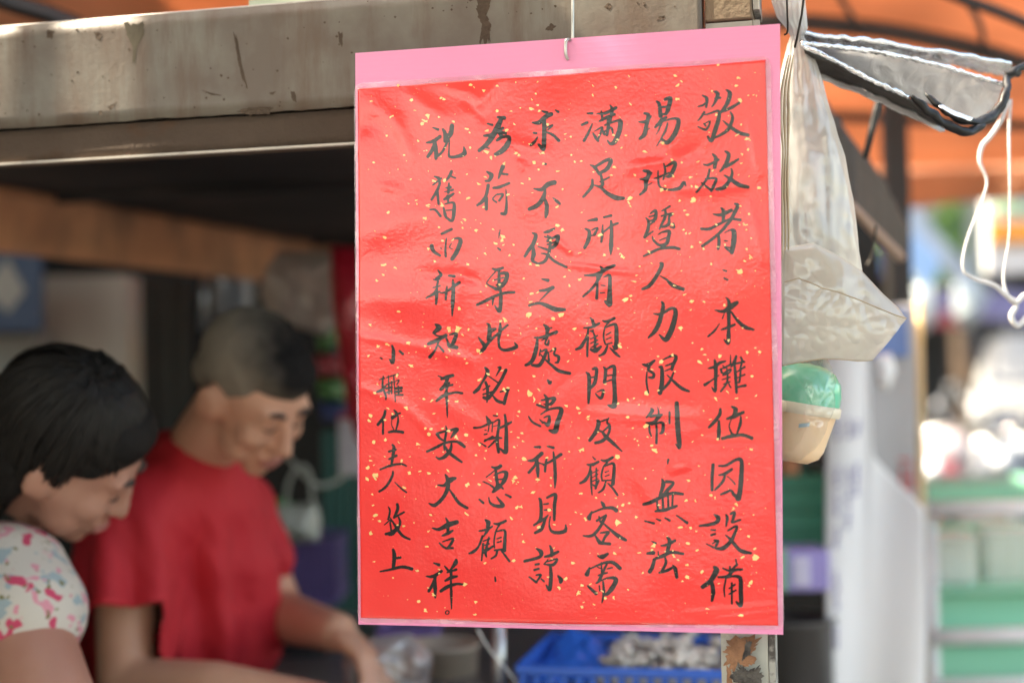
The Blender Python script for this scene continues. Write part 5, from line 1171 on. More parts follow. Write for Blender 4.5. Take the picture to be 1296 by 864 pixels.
# ------------------------------------------------------------------ street behind: scooters, van, shop fronts
tyre = mat('tyre', (0.02, 0.02, 0.02), 0.8, bump=0.3); chrome = mat('chrome', (0.75, 0.76, 0.78), 0.14, metal=1.0)
seatm = mat('seat_black', (0.02, 0.02, 0.022), 0.45); glass_r = mat('lamp_glass', (0.8, 0.85, 0.9), 0.08, coat=1.0)
def scooter(loc, rz, body_m, label, lean=0.12, root=None):
    c, s_ = math.cos(rz), math.sin(rz)
    X, Y = V((c, s_, 0)), V((-s_, c, 0)) * math.cos(lean) + V((0, 0, 1)) * math.sin(lean); Zz = X.cross(Y)
    B = V(loc)
    T = lambda x, y, z: B + X * x + Y * y + Zz * z
    t = thing('scooter', B, label, 'scooter', 'scooters parked in the street')
    for x in (-0.62, 0.62):
        mb = MB(); n = 20
        prof = [(0.23 + 0.045 * math.cos(q), 0.045 * math.sin(q)) for q in [2 * math.pi * k / 10 for k in range(11)]]
        mb.lathe(T(x, 0, 0.275), prof, (X, Zz, Y), n); w_ = mb.build('tyre', tyre, t)
        MB().lathe(T(x, 0, 0.275), [(0.0, 0.03), (0.06, 0.03), (0.17, 0.015), (0.185, 0.02), (0.185, -0.02), (0.17, -0.015), (0.0, -0.03)], (X, Zz, Y), n).build('rim', chrome, t)
    def loft(secs, name, m):
        mb = MB(); vs_, fs = [], []; n = 14
        for (x, z, hw, hh, tilt) in secs:
            for k in range(n):
                q = 2 * math.pi * k / n
                yy, zz = hw * math.copysign(abs(math.cos(q)) ** .7, math.cos(q)), hh * math.copysign(abs(math.sin(q)) ** .7, math.sin(q))
                vs_.append(T(x - zz * math.sin(tilt), yy, z + zz * math.cos(tilt)))
        for i in range(len(secs) - 1):
            for k in range(n): fs.append((i * n + k, i * n + (k + 1) % n, (i + 1) * n + (k + 1) % n, (i + 1) * n + k))
        fs += [tuple(range(n))[::-1], tuple((len(secs) - 1) * n + k for k in range(n))]
        mb.add(vs_, fs, True); return mb.build(name, m, t)
    loft([(-0.98, 0.70, .04, .03, 0), (-0.85, 0.64, .12, .09, 0), (-0.5, 0.58, .17, .14, 0), (-0.2, 0.52, .17, .16, 0), (-0.08, 0.42, .15, .14, 0)], 'tail_body', body_m)
    loft([(-0.15, 0.30, .15, .05, 0), (0.15, 0.28, .16, .05, 0), (0.35, 0.32, .15, .06, 0)], 'floorboard', seatm)
    loft([(0.32, 0.34, .16, .03, 1.2), (0.40, 0.55, .19, .05, 1.3), (0.46, 0.78, .17, .06, 1.2), (0.44, 0.94, .13, .06, .9), (0.40, 1.02, .10, .05, .5)], 'front_shield', body_m)
    loft([(0.40, 0.42, .05, .03, 0), (0.62, 0.58, .07, .03, 0), (0.85, 0.46, .05, .02, -.6)], 'front_mudguard', body_m)
    loft([(-0.88, 0.76, .10, .03, 0), (-0.6, 0.79, .14, .05, 0), (-0.3, 0.76, .14, .05, 0), (-0.08, 0.73, .10, .03, 0)], 'seat', seatm)
    MB().tube([T(0.28, -0.34, 1.06), T(0.36, -0.15, 1.04), T(0.40, 0, 1.02), T(0.36, 0.15, 1.04), T(0.28, 0.34, 1.06)], 0.016, 8, sub=3).build('handlebar', seatm, t)
    for q in (-1, 1):
        MB().tube([T(0.33, 0.22 * q, 1.05), T(0.36, 0.27 * q, 1.20)], 0.006, 6).build('mirror_stem', chrome, t)
        MB().ell(T(0.36, 0.30 * q, 1.24), (0.02, 0.055, 0.035)).build('mirror', chrome, t)
        MB().tube([T(0.40, 0.06 * q, 0.6), T(0.62, 0.06 * q, 0.275)], 0.018, 8).build('fork', chrome, t)
    MB().ell(T(0.50, 0, 0.90), (0.05, 0.09, 0.06)).build('headlight', glass_r, t)
    MB().ell(T(-0.98, 0, 0.70), (0.02, 0.06, 0.03)).build('tail_light', mat('tail_red', (0.5, 0.01, 0.01), 0.2, coat=0.5), t)
    MB().tube([T(-0.2, -0.19, 0.28), T(-0.75, -0.20, 0.36)], [0.03, 0.045], 10).build('exhaust', chrome, t)
    return t
def paint(n, c): return mat(n, c, 0.25, coat=1.0, nscale=4)
def gpos(u, d):
    p = P(u, 450, d); return (p.x, p.y, 0.0)
scooter(gpos(1206, 8.2), R_(250), paint('red_white', (0.30, 0.06, 0.06)), 'dark pink scooter parked nearest the white poster')
scooter(gpos(1256, 8.8), R_(262), paint('silver_paint', (0.12, 0.13, 0.15)), 'dark silver scooter second from the white poster', lean=0.08)
scooter(gpos(1232, 10.6), R_(240), paint('black_paint', (0.015, 0.015, 0.018)), 'black scooter behind the dark silver one', lean=0.15)
scooter(gpos(1300, 10.0), R_(255), paint('navy_paint', (0.02, 0.03, 0.07)), 'navy scooter at the right edge of the photo', lean=0.12)
scooter(gpos(1180, 11.5), R_(248), paint('grey_paint', (0.12, 0.12, 0.13)), 'dark grey scooter half hidden by the poster', lean=0.12)
scooter(gpos(1275, 12.4), R_(258), paint('white_sc', (0.30, 0.31, 0.33)), 'pale grey scooter farthest back, below the van', lean=0.12)
# helmet on the nearest scooter
hp = P(1197, 572, 7.9)
MB().ell(hp, (0.14, 0.15, 0.13), None, 24, 16).build('helmet', mat('helmet_paint', (0.50, 0.40, 0.40), 0.15, coat=1.0), label='pale pink helmet resting on the seat of the nearest scooter', cat='helmet')
# van
vb = V(gpos(1328, 14.6))
van = thing('white_van', vb, 'white van facing the camera behind the scooters', 'van')
wv = paint('van_white', (0.30, 0.305, 0.31))
pr = [(-0.8, 0.25), (-0.84, 0.6), (-0.82, 0.95), (-0.80, 1.05), (-0.70, 1.52), (-0.62, 1.70), (-0.45, 1.76), (0.45, 1.76), (0.62, 1.70), (0.70, 1.52), (0.80, 1.05), (0.82, 0.95), (0.84, 0.6), (0.8, 0.25)]
secs = [(0.0, 0.90, 0.5), (0.06, 1.0, 0.58), (0.30, 1.0, 0.60), (0.75, 0.98, 0.98), (1.3, 0.98, 1.0), (3.6, 0.98, 1.0), (3.75, 0.94, 0.97)]
vs_, fs_ = [], []
for (y, sx, top) in secs:
    for (x, z) in pr:
        zz = z if z < 0.9 else 0.9 + (z - 0.9) * ((top - 0.55) / 0.45 if top < 1 else 1)
        vs_.append(vb + V((x * sx, y, zz)))
n_ = len(pr)
for i in range(len(secs) - 1):
    for k in range(n_): fs_.append((i * n_ + k, i * n_ + (k + 1) % n_, (i + 1) * n_ + (k + 1) % n_, (i + 1) * n_ + k))
fs_ += [tuple(range(n_)), tuple((len(secs) - 1) * n_ + k for k in range(n_))[::-1]]
MB().add(vs_, fs_).build('body', wv, van)
dg = mat('dark_glass', (0.02, 0.03, 0.05), 0.08, coat=1.0)
MB().add([vb + V(q) for q in ((-0.64, 0.45, 1.18), (0.64, 0.45, 1.18), (0.58, 0.69, 1.53), (-0.58, 0.69, 1.53), (-0.64, 0.41, 1.18), (0.64, 0.41, 1.18), (0.58, 0.65, 1.53), (-0.58, 0.65, 1.53))], [(0, 1, 2, 3), (7, 6, 5, 4), (0, 4, 5, 1), (1, 5, 6, 2), (2, 6, 7, 3), (3, 7, 4, 0)]).build('windscreen', dg, van)
for x in (-0.6, 0.6):
    MB().ell(vb + V((x, -0.01, 0.72)), (0.13, 0.05, 0.09)).build('headlight', glass_r, van)
    MB().lathe(vb + V((x * 1.2 - 0.08, 0.7, 0.31)), [(0, 0), (0.2, 0), (0.31, 0.02), (0.31, 0.16), (0.2, 0.18), (0, 0.18)], (V((0, 1, 0)), V((0, 0, 1)), V((1, 0, 0)))).build('wheel', tyre, van)
    MB().ell(vb + V((x * 1.55, 0.45, 1.1)), (0.09, 0.04, 0.12)).build('mirror', seatm, van)
MB().bbox(vb + V((0, -0.05, 0.40)), (0.80, 0.05, 0.09), 0.02).build('bumper', mat('bumper_grey', (0.3, 0.3, 0.3), 0.5), van)
MB().bbox(vb + V((0, -0.02, 0.66)), (0.32, 0.02, 0.06), 0.01).build('grille', seatm, van)

van.rotation_euler = (0, 0, -math.atan2(vb.x, vb.y))
# shop fronts across the street
def shop(x0, x1, y, wall_c, label, sign_c, floors=3, seed=0):
    cx = (x0 + x1) / 2; hw = (x1 - x0) / 2
    t = thing('shop_house', V((cx, y, 0)), label, 'building')
    wm = mat('wall%d' % seed, wall_c, 0.8, nscale=1.5, bump=0.2, bscale=30, dirt=tuple(c * .6 for c in wall_c), dscale=1.2)
    dark = mat('shop_dark', (0.02, 0.022, 0.026), 0.6, nscale=2, col2=(0.045, 0.035, 0.035)); gl = mat('window_glass', (0.10, 0.13, 0.16), 0.1, coat=1.0)
    H = 3.1
    MB().box(V((cx, y + 4, H + floors * H / 2)), (hw, 4.0, floors * H / 2)).build('wall', wm, t)
    for x in (x0 + .2, x1 - .2): MB().box(V((x, y + .3, H / 2)), (.2, .3, H / 2)).build('pillar', dark, t)
    MB().box(V((cx, y + 3.5, H / 2)), (hw - .01, .1, H / 2)).build('shop_interior', dark, t)
    MB().bbox(V((cx, y - .06, 3.0)), (hw - .1, .06, .38), .02).build('fascia_sign', mat('fascia%d' % seed, sign_c, .4), t)
    for f in range(floors):
        for k in range(2):
            wx_ = x0 + (k + .5) * hw
            fr_ = MB().bbox(V((wx_, y - .02, H * (f + 1) + 1.6)), (.62, .05, .62), .01).build('window', mat('frame_w', (.6, .6, .6), .5), t)
            MB().box(V((wx_ - .29, y - .072, H * (f + 1) + 1.6)), (.26, .006, .54)).box(V((wx_ + .29, y - .072, H * (f + 1) + 1.6)), (.26, .006, .54)).build('pane', gl, fr_)
    return t
labs = ['pale shop house on the far side behind the white poster', 'cream shop house directly behind the scooters', 'light grey shop house behind the van', 'beige shop house beyond the right edge', 'grey shop house beyond the stall to the left', 'brown shop house at the far left']
cols_ = [(.55, .52, .5), (.6, .56, .48), (.55, .55, .56), (.5, .45, .38), (.4, .4, .4), (.3, .22, .18)]
sg = [(.1, .15, .5), (.28, .24, .5), (.5, .06, .05), (.6, .4, .05), (.1, .35, .2), (.5, .5, .5)]
for i, x in enumerate((2.2, 6.4, 10.6, 14.8, -2.0, -6.2)):
    shop(x, x + 4.1, 19.0, cols_[i], labs[i], sg[i], seed=i)
# things hung in the street
def slabpx(name, pts, d, m, label, cat, th=0.03):
    q = [P(u, v, d if not isinstance(d, (list, tuple)) else d[i]) for i, (u, v) in enumerate(pts)]
    n = len(q); Yv = V((0, th, 0))
    return MB().add(q + [p + Yv for p in q], [tuple(range(n)), tuple(range(2 * n - 1, n - 1, -1))] + [(i, i + n, (i + 1) % n + n, (i + 1) % n) for i in range(n)]).build(name, m, label=label, cat=cat)
slabpx('blue_canopy', [(1143, 250), (1160, 262), (1256, 372), (1240, 392), (1146, 282)], [8, 8.1, 9.5, 9.5, 8], mat('canopy_blue', (.62, .70, .86), .5, nscale=6), 'pale blue street canopy sloping down to the right behind the black post', 'canopy')
slabpx('blue_tarp', [(1146, 285), (1188, 325), (1186, 350), (1170, 366), (1146, 330)], 7.6, mat('tarp_blue', (.32, .50, .78), .5, nscale=3), 'light blue tarp hanging beside the black post', 'tarp')
st_ = thing('street_sign', P(1280, 340, 5.7), 'white street sign with a cyan mark and an orange block at the right edge', 'sign')
pb2('sign_face', 1248, 214, 1330, 345, 5.7, .05, mat('sign_white', (.82, .84, .85), .4), st_)
MB().lathe(P(1284, 228, 5.69), [(0, -.01), (.11, -.01), (.11, .03), (0, .03)], (V((1, 0, 0)), V((0, 0, 1)), V((0, 1, 0)))).build('sign_disc', mat('sign_pale', (.75, .78, .92), .4), st_)
pb2('cyan_mark', 1264, 218, 1277, 243, 5.66, .02, mat('cyan', (.0, .50, .70), .4), st_)
pb2('orange_block', 1253, 280, 1330, 306, 5.66, .02, mat('orange_s', (.95, .42, .06), .4, nscale=9, col2=(.9, .3, .05)), st_)
pb2('green_line', 1256, 262, 1320, 267, 5.66, .02, mat('green_s', (.45, .75, .35), .4), st_)
for u, v, lab in ((1166, 362, 'white hanging bag nearest the black post in the street'), (1222, 356, 'white hanging bag in the street under the blue canopy')):
    mb = MB(); pillow(mb, [(u - 14, v), (u + 12, v - 4), (u + 20, v + 40), (u + 2, v + 62), (u - 14, v + 48)], 8.5, .08, .02, 5, 6, 30, seed=u)
    mb.build('street_bag', mat('cool_white', (.35, .40, .42), .35, coat=.4), label=lab, cat='plastic bag')
slabpx('purple_awning', [(1192, 362), (1330, 372), (1330, 408), (1196, 398)], 13, mat('aw_purple', (.30, .27, .55), .5, nscale=3), 'muted purple awning over the shops behind the van', 'awning', .3)
slabpx('red_banner', [(1150, 392), (1215, 396), (1222, 412), (1160, 412)], 12.5, mat('ban_red', (.5, .08, .10), .5, nscale=3), 'short red banner left of the purple awning', 'banner', .1)
slabpx('pale_banner', [(1146, 226), (1182, 226), (1186, 268), (1150, 275)], 12, mat('ban_pale', (.75, .68, .70), .5, nscale=3), 'pale pinkish banner just right of the black post', 'banner', .1)
slabpx('tall_white_banner', [(1226, 240), (1250, 236), (1252, 330), (1230, 340)], 12, mat('ban_white', (.50, .54, .55), .5), 'tall white banner left of the street sign', 'banner', .1)
# tree
tre = thing('street_tree', V((P(1210, 300, 16).x, 16.0, 0)), 'leafy green tree behind the hanging blue canopy', 'tree')
tb0 = V((P(1210, 300, 16).x, 16.0, 0))
MB().tube([tb0, tb0 + V((.05, 0, 1.2)), tb0 + V((-.03, 0, 2.4))], [.13, .10, .07], 10, sub=3).tube([tb0 + V((0, 0, 1.9)), tb0 + V((.5, .1, 2.9))], [.06, .02], 8).tube([tb0 + V((0, 0, 1.8)), tb0 + V((-.5, -.1, 2.8))], [.06, .02], 8).build('trunk', mat('bark', (.12, .08, .055), .9, bump=.5, bscale=20), tre)
lf = MB(); lr = random.Random(9)
cl_ = [(tb0 + V((lr.uniform(-.8, .8), lr.uniform(-.6, .6), lr.uniform(2.5, 4.0))), lr.uniform(.25, .5)) for _ in range(16)]
for c, r in cl_:
    for _ in range(230):
        d_ = V((lr.gauss(0, 1), lr.gauss(0, 1), lr.gauss(0, 1))).normalized() * r * lr.uniform(.5, 1.0)
        a = V((lr.gauss(0, 1), lr.gauss(0, 1), lr.gauss(0, 1))).normalized() * .05; b = a.orthogonal().normalized() * .03
        p = c + d_
        lf.add([p - a, p + b, p + a, p - b], [(0, 1, 2, 3)])
lf.build('crown', mat('leaf', (.14, .28, .04), .5, col2=(.07, .17, .03), nscale=3), tre)

# ------------------------------------------------------------------ sheets and rope added at the left, outside the frame, to shade the stall front
shade_m = mat('shade_cloth', (.35, .30, .24), .8, nscale=3)
q = V((-.90, 0, 0))
MB().box(V((-.90, 1.465, 2.325)), (.006, .063, .725)).box(V((-.90, 1.31, 2.455)), (.006, .09, .855)).build('beam_shade_canvas', shade_m, label='hanging canvas sheet added to shade the beam and sign, out of frame at the left', cat='canvas')  # unseen sheet, added to shade the beam and sign
MB().tube([V((-.90, 1.547, 3.3)), V((-.90, 1.553, 1.65))], .0055, 8).build('shadow_rope', shade_m, label='rope added to cast a thin shadow on the beam, out of frame at the left', cat='rope')  # unseen rope, added for the thin shadow stripe across the beam
MB().box(V((-.905, 1.33, 1.02)), (.006, .97, .58)).box(V((-.905, 1.86, 1.86)), (.006, .44, .26)).build('low_shade_canvas', shade_m, label='lower canvas sheet added to shade the woman, out of frame at the left', cat='canvas')  # added out of view to keep the sun off the woman
MB().tube([V((-.92, 2.33, 0.11)), V((-.92, 2.33, 3.36)), V((-.9, 1.2, 3.36))], .015, 8).build('shade_frame', frame_m, label='steel frame carrying the added shade canvas, out of frame', cat='frame')  # unseen frame for the added shading sheets

for i, (x0, x1, y0, y1, z, c) in enumerate(((-3.6, -.6, 6.2, 9.0, 3.0, (.30, .28, .45)), (4.6, 7.6, 6.6, 9.4, 3.1, (.25, .30, .45)), (-3.6, -.4, 9.5, 12.6, 3.2, (.35, .30, .32)), (1.6, 5.4, 10.6, 14.2, 3.2, (.28, .30, .40)), (-1.5, 2.0, 13.2, 16.5, 3.5, (.4, .38, .36)))):
    MB().slab(lambda a, b: V((x0 + (x1 - x0) * a, y0 + (y1 - y0) * b, z - .12 * math.sin(a * math.pi) * math.sin(b * math.pi))), 12, 12, .004, E3).build('street_shade', mat('scan%d' % i, c, .7, nscale=2), label='muted cloth canopy added to shade the street, ' + ['nearest the stall over the street', 'right of the scooters', 'over the left side of the street', 'over the van', 'farthest up the street'][i], cat='canopy')  # cloths added to keep the sun off the street
# white foam boxes added behind the viewer for the sign's gloss to mirror
for i, (x, y, z) in enumerate(((-.3, -2.6, .25), (-.31, -2.62, .76), (.5, -2.3, .25), (.2, -3.2, .25))):
    MB().bbox(V((x, y, z)), (.30, .22, .25), .02).build('glare_box', mat('foam_white', (.85, .86, .86), .6, bump=.2, bscale=90), label='white foam box added for glare on the sign, ' + ['at the bottom of the pile behind the viewer', 'on top of the pile behind the viewer', 'left of the pile behind the viewer', 'right of the pile behind the viewer'][i], cat='box')

MB().slab(lambda a, b: V((-1.7 + 3.0 * a, -1.7 + 2.85 * b, 2.42 + .06 * b - .05 * math.sin(a * math.pi * 3) ** 2)), 30, 12, .004, E3).build('front_shade', mat('front_canvas', (.62, .56, .46), .8, nscale=2), label='beige canvas canopy added over the viewer to block high sky light, above the frame', cat='canopy')  # added out of view to block high sky light on the stall
for x in (-1.65, 1.25): MB().tube([V((x, -1.65, 0)), V((x, -1.65, 2.42))], .02, 8).build('shade_post', frame_m, label='thin steel post of the added beige canopy, ' + ('left' if x < 0 else 'right') + ' of the viewer', cat='post')  # posts for the added sky-blocking canopy

sht = mat('white_sheeting', (.82, .83, .83), .5, nscale=3)
wt = thing('glare_table', V((-1.35, -2.9, 0)), 'white-sheeted table added behind the viewer for glare on the sign', 'table')  # added out of view as a bright reflection for the sign
MB().slab(lambda a, b: V((-2.0 + 1.3 * a, -4.3 + 2.5 * b, .80 + .02 * nz((a * 5, b * 9, 0)))), 14, 24, .02, E3).build('table_top', sht, wt)
for x in (-1.95, -.75):
    for y in (-4.2, -1.9): MB().tube([V((x, y, 0)), V((x, y, .78))], .02, 8).build('leg', frame_m, wt)
os_ = thing('glare_stall', V((-2.8, -4.6, 0)), 'stall with a sloping white roof, added behind the viewer for glare on the sign', 'market stall')  # unseen stall, added so its white roof glares in the sign
MB().slab(lambda a, b: V((-5.6 + 4.0 * a, -3.3 - 2.0 * b, 1.72 + .85 * b - .05 * abs(math.sin(a * math.pi * 4)))), 32, 16, .006, E3).build('roof_sheet', sht, os_)
for x in (-5.5, -1.7):
    for y, z in ((-3.35, 1.7), (-5.25, 2.5)): MB().tube([V((x, y, 0)), V((x, y, z))], .025, 8).build('post', frame_m, os_)
MB().bbox(V((-3.6, -4.3, .45)), (1.8, .7, .45), .02).build('counter', mat('stall_brown', (.06, .045, .035), .8), os_)

MB().slab(lambda a, b: V((-4.6 + 3.3 * a, 1.9 + 3.4 * b, 3.0 + .05 * nz((a * 4, b * 4, 0)))), 16, 16, .01, E3).build('awning_shade', dk, label='dark sheet added to shade the left part of the orange awning', cat='roof')  # unseen sheet, added to darken the awning's left part
MB().box(V((-2.25, 3.5, 1.25)), (.03, 1.95, 1.25)).build('side_shade', mat('side_board', (.16, .11, .08), .8, nscale=3), label='brown board added to stop light from the left, out of frame', cat='wall')  # unseen board, added to stop rim light from the left
# ------------------------------------------------------------------ people
def blend(mb, name, m, parent, voxel=0.006, smooth=4, noise_amp=0.0, noise_scale=20, **k):
    """fuse overlapping closed shapes into one continuous skin"""
    tmp = mb.build('tmp', m, parent)
    md = tmp.modifiers.new('r', 'REMESH'); md.mode = 'VOXEL'; md.voxel_size = voxel
    sm = tmp.modifiers.new('s', 'SMOOTH'); sm.factor = 0.6; sm.iterations = smooth
    dg_ = bpy.context.evaluated_depsgraph_get()
    dg_.update()
    me = bpy.data.meshes.new_from_object(tmp.evaluated_get(dg_))
    me.name = name
    if noise_amp:
        nrm = [v.normal.copy() for v in me.vertices]
        for v, n in zip(me.vertices, nrm):
            v.co += n * noise_amp * nz(v.co, noise_scale, 1.0)
    me.polygons.foreach_set('use_smooth', [True] * len(me.polygons))
    me.update()
    loc = tmp.location.copy()
    bpy.data.objects.remove(tmp)
    o = bpy.data.objects.new(name, me); COL.objects.link(o); o.parent = parent; o.location = loc
    if not me.materials: me.materials.append(m)
    return tag(o, k.get('label'))

def cap(mb, a, ra, b, rb, n=8):
    """tapered capsule"""
    a, b = V(a), V(b)
    for i in range(n + 1):
        t = i / n
        mb.ell(a.lerp(b, t), (ra + (rb - ra) * t,) * 3, None, 16, 10)
    mb.tube([a, b], [ra, rb], 16)

class Head:
    def __init__(s, c, fwd, up, k=1.0):
        s.k = k; s.c = V(c); s.f = V(fwd).normalized(); s.u = V(up); s.u = (s.u - s.f * s.u.dot(s.f)).normalized(); s.l = s.u.cross(s.f)
        s.m = Matrix((s.f, s.l, s.u)).transposed()
    def __call__(s, x, y, z): return s.c + (s.f * x + s.l * y + s.u * z) * s.k
    def e(s, mb, x, y, z, r, rot=None):
        mb.ell(s(x, y, z), [q * s.k for q in r], s.m @ rot if rot else s.m, 24, 16)

def head_shapes(h, mb, nose=1.0, cheek=1.0):
    E = lambda x, y, z, rx, ry, rz, rot=None: h.e(mb, x, y, z, (rx, ry, rz), rot)
    E(-.014, 0, .035, .096, .076, .082)
    E(.020, 0, .020, .070, .068, .070)
    E(.026, 0, -.030, .062, .064 * cheek, .075)
    E(.034, 0, -.080, .050, .050 * cheek, .036)
    E(.068, 0, -.104, .022, .024, .018)
    for y in (-1, 1):
        E(.064, .036 * y, -.032, .027, .027, .026)
        E(.078, .026 * y, .020, .016, .028, .011)
        E(.076, .031 * y, -.002, .014, .016, .011)
        E(.045, .045 * y, -.070, .03, .016, .03)
        # ear
        E(.000, .070 * y, -.022, .018, .020, .030, Matrix.Rotation(-.40 * y, 3, 'Z'))
        E(-.008, .083 * y, -.016, .020, .009, .031, Matrix.Rotation(-.55 * y, 3, 'Z'))
        E(.094, .011 * y, -.041, .010, .009, .008)
    for k in range(9):
        t = k / 8
        E(.086 + .026 * t * nose, 0, .012 - .050 * t, .010 + .003 * t, .008 + .006 * t, .010)
    E(.088, 0, -.066, .012, .026, .010)
    E(.084, 0, -.082, .013, .022, .010)

def face_bits(h, t, hair_m, brow_m, lip_m):
    for y in (-1, 1):
        b = MB()
        b.tube([h(.092, .014 * y, .020), h(.092, .028 * y, .026), h(.083, .044 * y, .022)], [.0035, .0045, .002], 8, sub=4)
        b.build('eyebrow', brow_m, t)
        b = MB()
        b.tube([h(.0885, .018 * y, -.006), h(.0895, .029 * y, -.010), h(.083, .043 * y, -.006)], [.001, .0020, .001], 8, sub=4)
        b.build('eyelid', brow_m, t)
    b = MB()
    b.tube([h(.0925, -.023, -.074), h(.0985, -.008, -.070), h(.0985, .008, -.070), h(.0925, .023, -.074)], [.002, .0055, .0055, .002], 8, sub=4)
    b.tube([h(.0925, -.021, -.076), h(.0965, 0, -.080), h(.0925, .021, -.076)], [.002, .006, .002], 8, sub=4)
    b.build('lips', lip_m, t)

def hand(mb, wrist, direction, palm_n, side, size=1.0, curl=0.6):
    """palm, four fingers of unequal length and a thumb leaving the palm's side; fused with the arm"""
    d = V(direction).normalized(); n = V(palm_n); n = (n - d * n.dot(d)).normalized(); s_ = d.cross(n) * side
    W = V(wrist)
    m = Matrix((d, s_, n)).transposed()
    mb.ell(W + d * .05 * size, (.052 * size, .040 * size, .017 * size), m, 20, 12)
    mb.ell(W + d * .03 * size, (.045 * size, .030 * size, .019 * size), m, 20, 12)
    for i, (off, L_) in enumerate(((-.030, .072), (-.010, .080), (.011, .074), (.030, .058))):
        p = W + d * (.085 - abs(i - 1.4) * .005) * size + s_ * off * size
        dd = d.copy()
        for j in range(3):
            ang = curl * (0.5 + 0.35 * j + 0.1 * i)
            dj = (d * math.cos(ang) + n * math.sin(ang)).normalized()
            q = p + dj * L_ * (.45, .32, .23)[j] * size
            cap(mb, p, (.0095 - .001 * j) * size, q, (.0088 - .001 * j) * size, 3)
            p = q
    p = W + d * .025 * size - s_ * .030 * size
    q = p + (d * .6 - s_ * .6 + n * .45).normalized() * .040 * size
    r = q + (d * .8 - s_ * .1 + n * .6).normalized() * .032 * size
    cap(mb, p, .013 * size, q, .0105 * size, 4); cap(mb, q, .0105 * size, r, .0085 * size, 3)

def skin(name, c, c2):
    return mat(name, c, 0.5, col2=c2, nscale=9, namt=0.6, sss=0.12, bump=0.1, bscale=90)
skin_m = skin('skin_man', (0.60, 0.34, 0.235), (0.50, 0.25, 0.17))
skin_w = skin('skin_woman', (0.46, 0.25, 0.185), (0.37, 0.175, 0.13))
hair_b = mat('hair_black', (0.005, 0.0045, 0.0045), 0.7, spec=0.2, nscale=40, bump=0.7, bscale=90, col2=(0.009, 0.007, 0.0065))
hair_s = mat('hair_shaved', (0.13, 0.115, 0.095), 0.8, nscale=60, bump=0.4, bscale=250, col2=(0.085, 0.075, 0.062))
brow = mat('brow', (0.05, 0.03, 0.025), 0.7); lipm = mat('lip', (0.40, 0.15, 0.125), 0.5); lipw = mat('lip_w', (0.42, 0.16, 0.14), 0.5)
shirt_red = mat('shirt_red', (0.58, 0.018, 0.032), 0.75, col2=(0.48, 0.012, 0.026), nscale=4, bump=0.25, bscale=35)

# ---- man
man = thing('person', V((P(250, 900, 2.25).x, P(250, 900, 2.25).y, 0.11)), 'man with cropped dark hair in a red T-shirt, bent over his work behind the counter', 'person')
hm = Head(P(321, 492, 2.08), (.62, -.42, -.62), (.42, -.45, .77), .91)
b = MB(); head_shapes(hm, b, cheek=.90)
neck0 = hm(-.045, 0, -.075); chest = P(228, 640, 2.22)
cap(b, hm(-.030, 0, -.045), .050, P(252, 575, 2.17), .054); cap(b, P(252, 575, 2.17), .054, chest, .080)
shr, shl = P(158, 672, 2.10), P(302, 660, 2.34)
cap(b, P(245, 615, 2.2), .055, shr, .055); cap(b, P(245, 615, 2.2), .055, shl, .055)
hip = P(205, 1020, 2.45)
cap(b, chest, .095, hip, .12)
elr = P(158, 866, 2.02); wrr = P(405, 888, 1.95)
cap(b, shr, .048, elr, .039, 10); cap(b, elr, .040, P(270, 872, 1.98), .040, 8); cap(b, P(270, 872, 1.98), .040, wrr, .027, 10)
ell_ = P(352, 778, 2.34); wrl = P(428, 800, 2.14)
cap(b, shl, .052, ell_, .045, 10); cap(b, ell_, .044, wrl, .030, 10)
hand(b, wrr, P(470, 880, 2.03) - wrr, V((0.1, .3, -.9)), 1, 1.0, .7)
hand(b, wrl, P(480, 842, 2.08) - wrl, V((-.3, -.2, -.9)), -1, 1.0, .7)
kneer, kneel = V((hip.x + .12, hip.y - .12, .58)), V((hip.x + .22, hip.y + .1, .58))
for k_, off in ((kneer, -.09), (kneel, .09)):
    h0 = V((hip.x + .02, hip.y + off, hip.z)); cap(b, h0, .10, k_, .062); cap(b, k_, .06, V((k_.x - .08, k_.y, .20)), .04)
blend(b, 'body', skin_m, man, 0.0055, 5)
face_bits(hm, man, hair_b, brow, lipm)
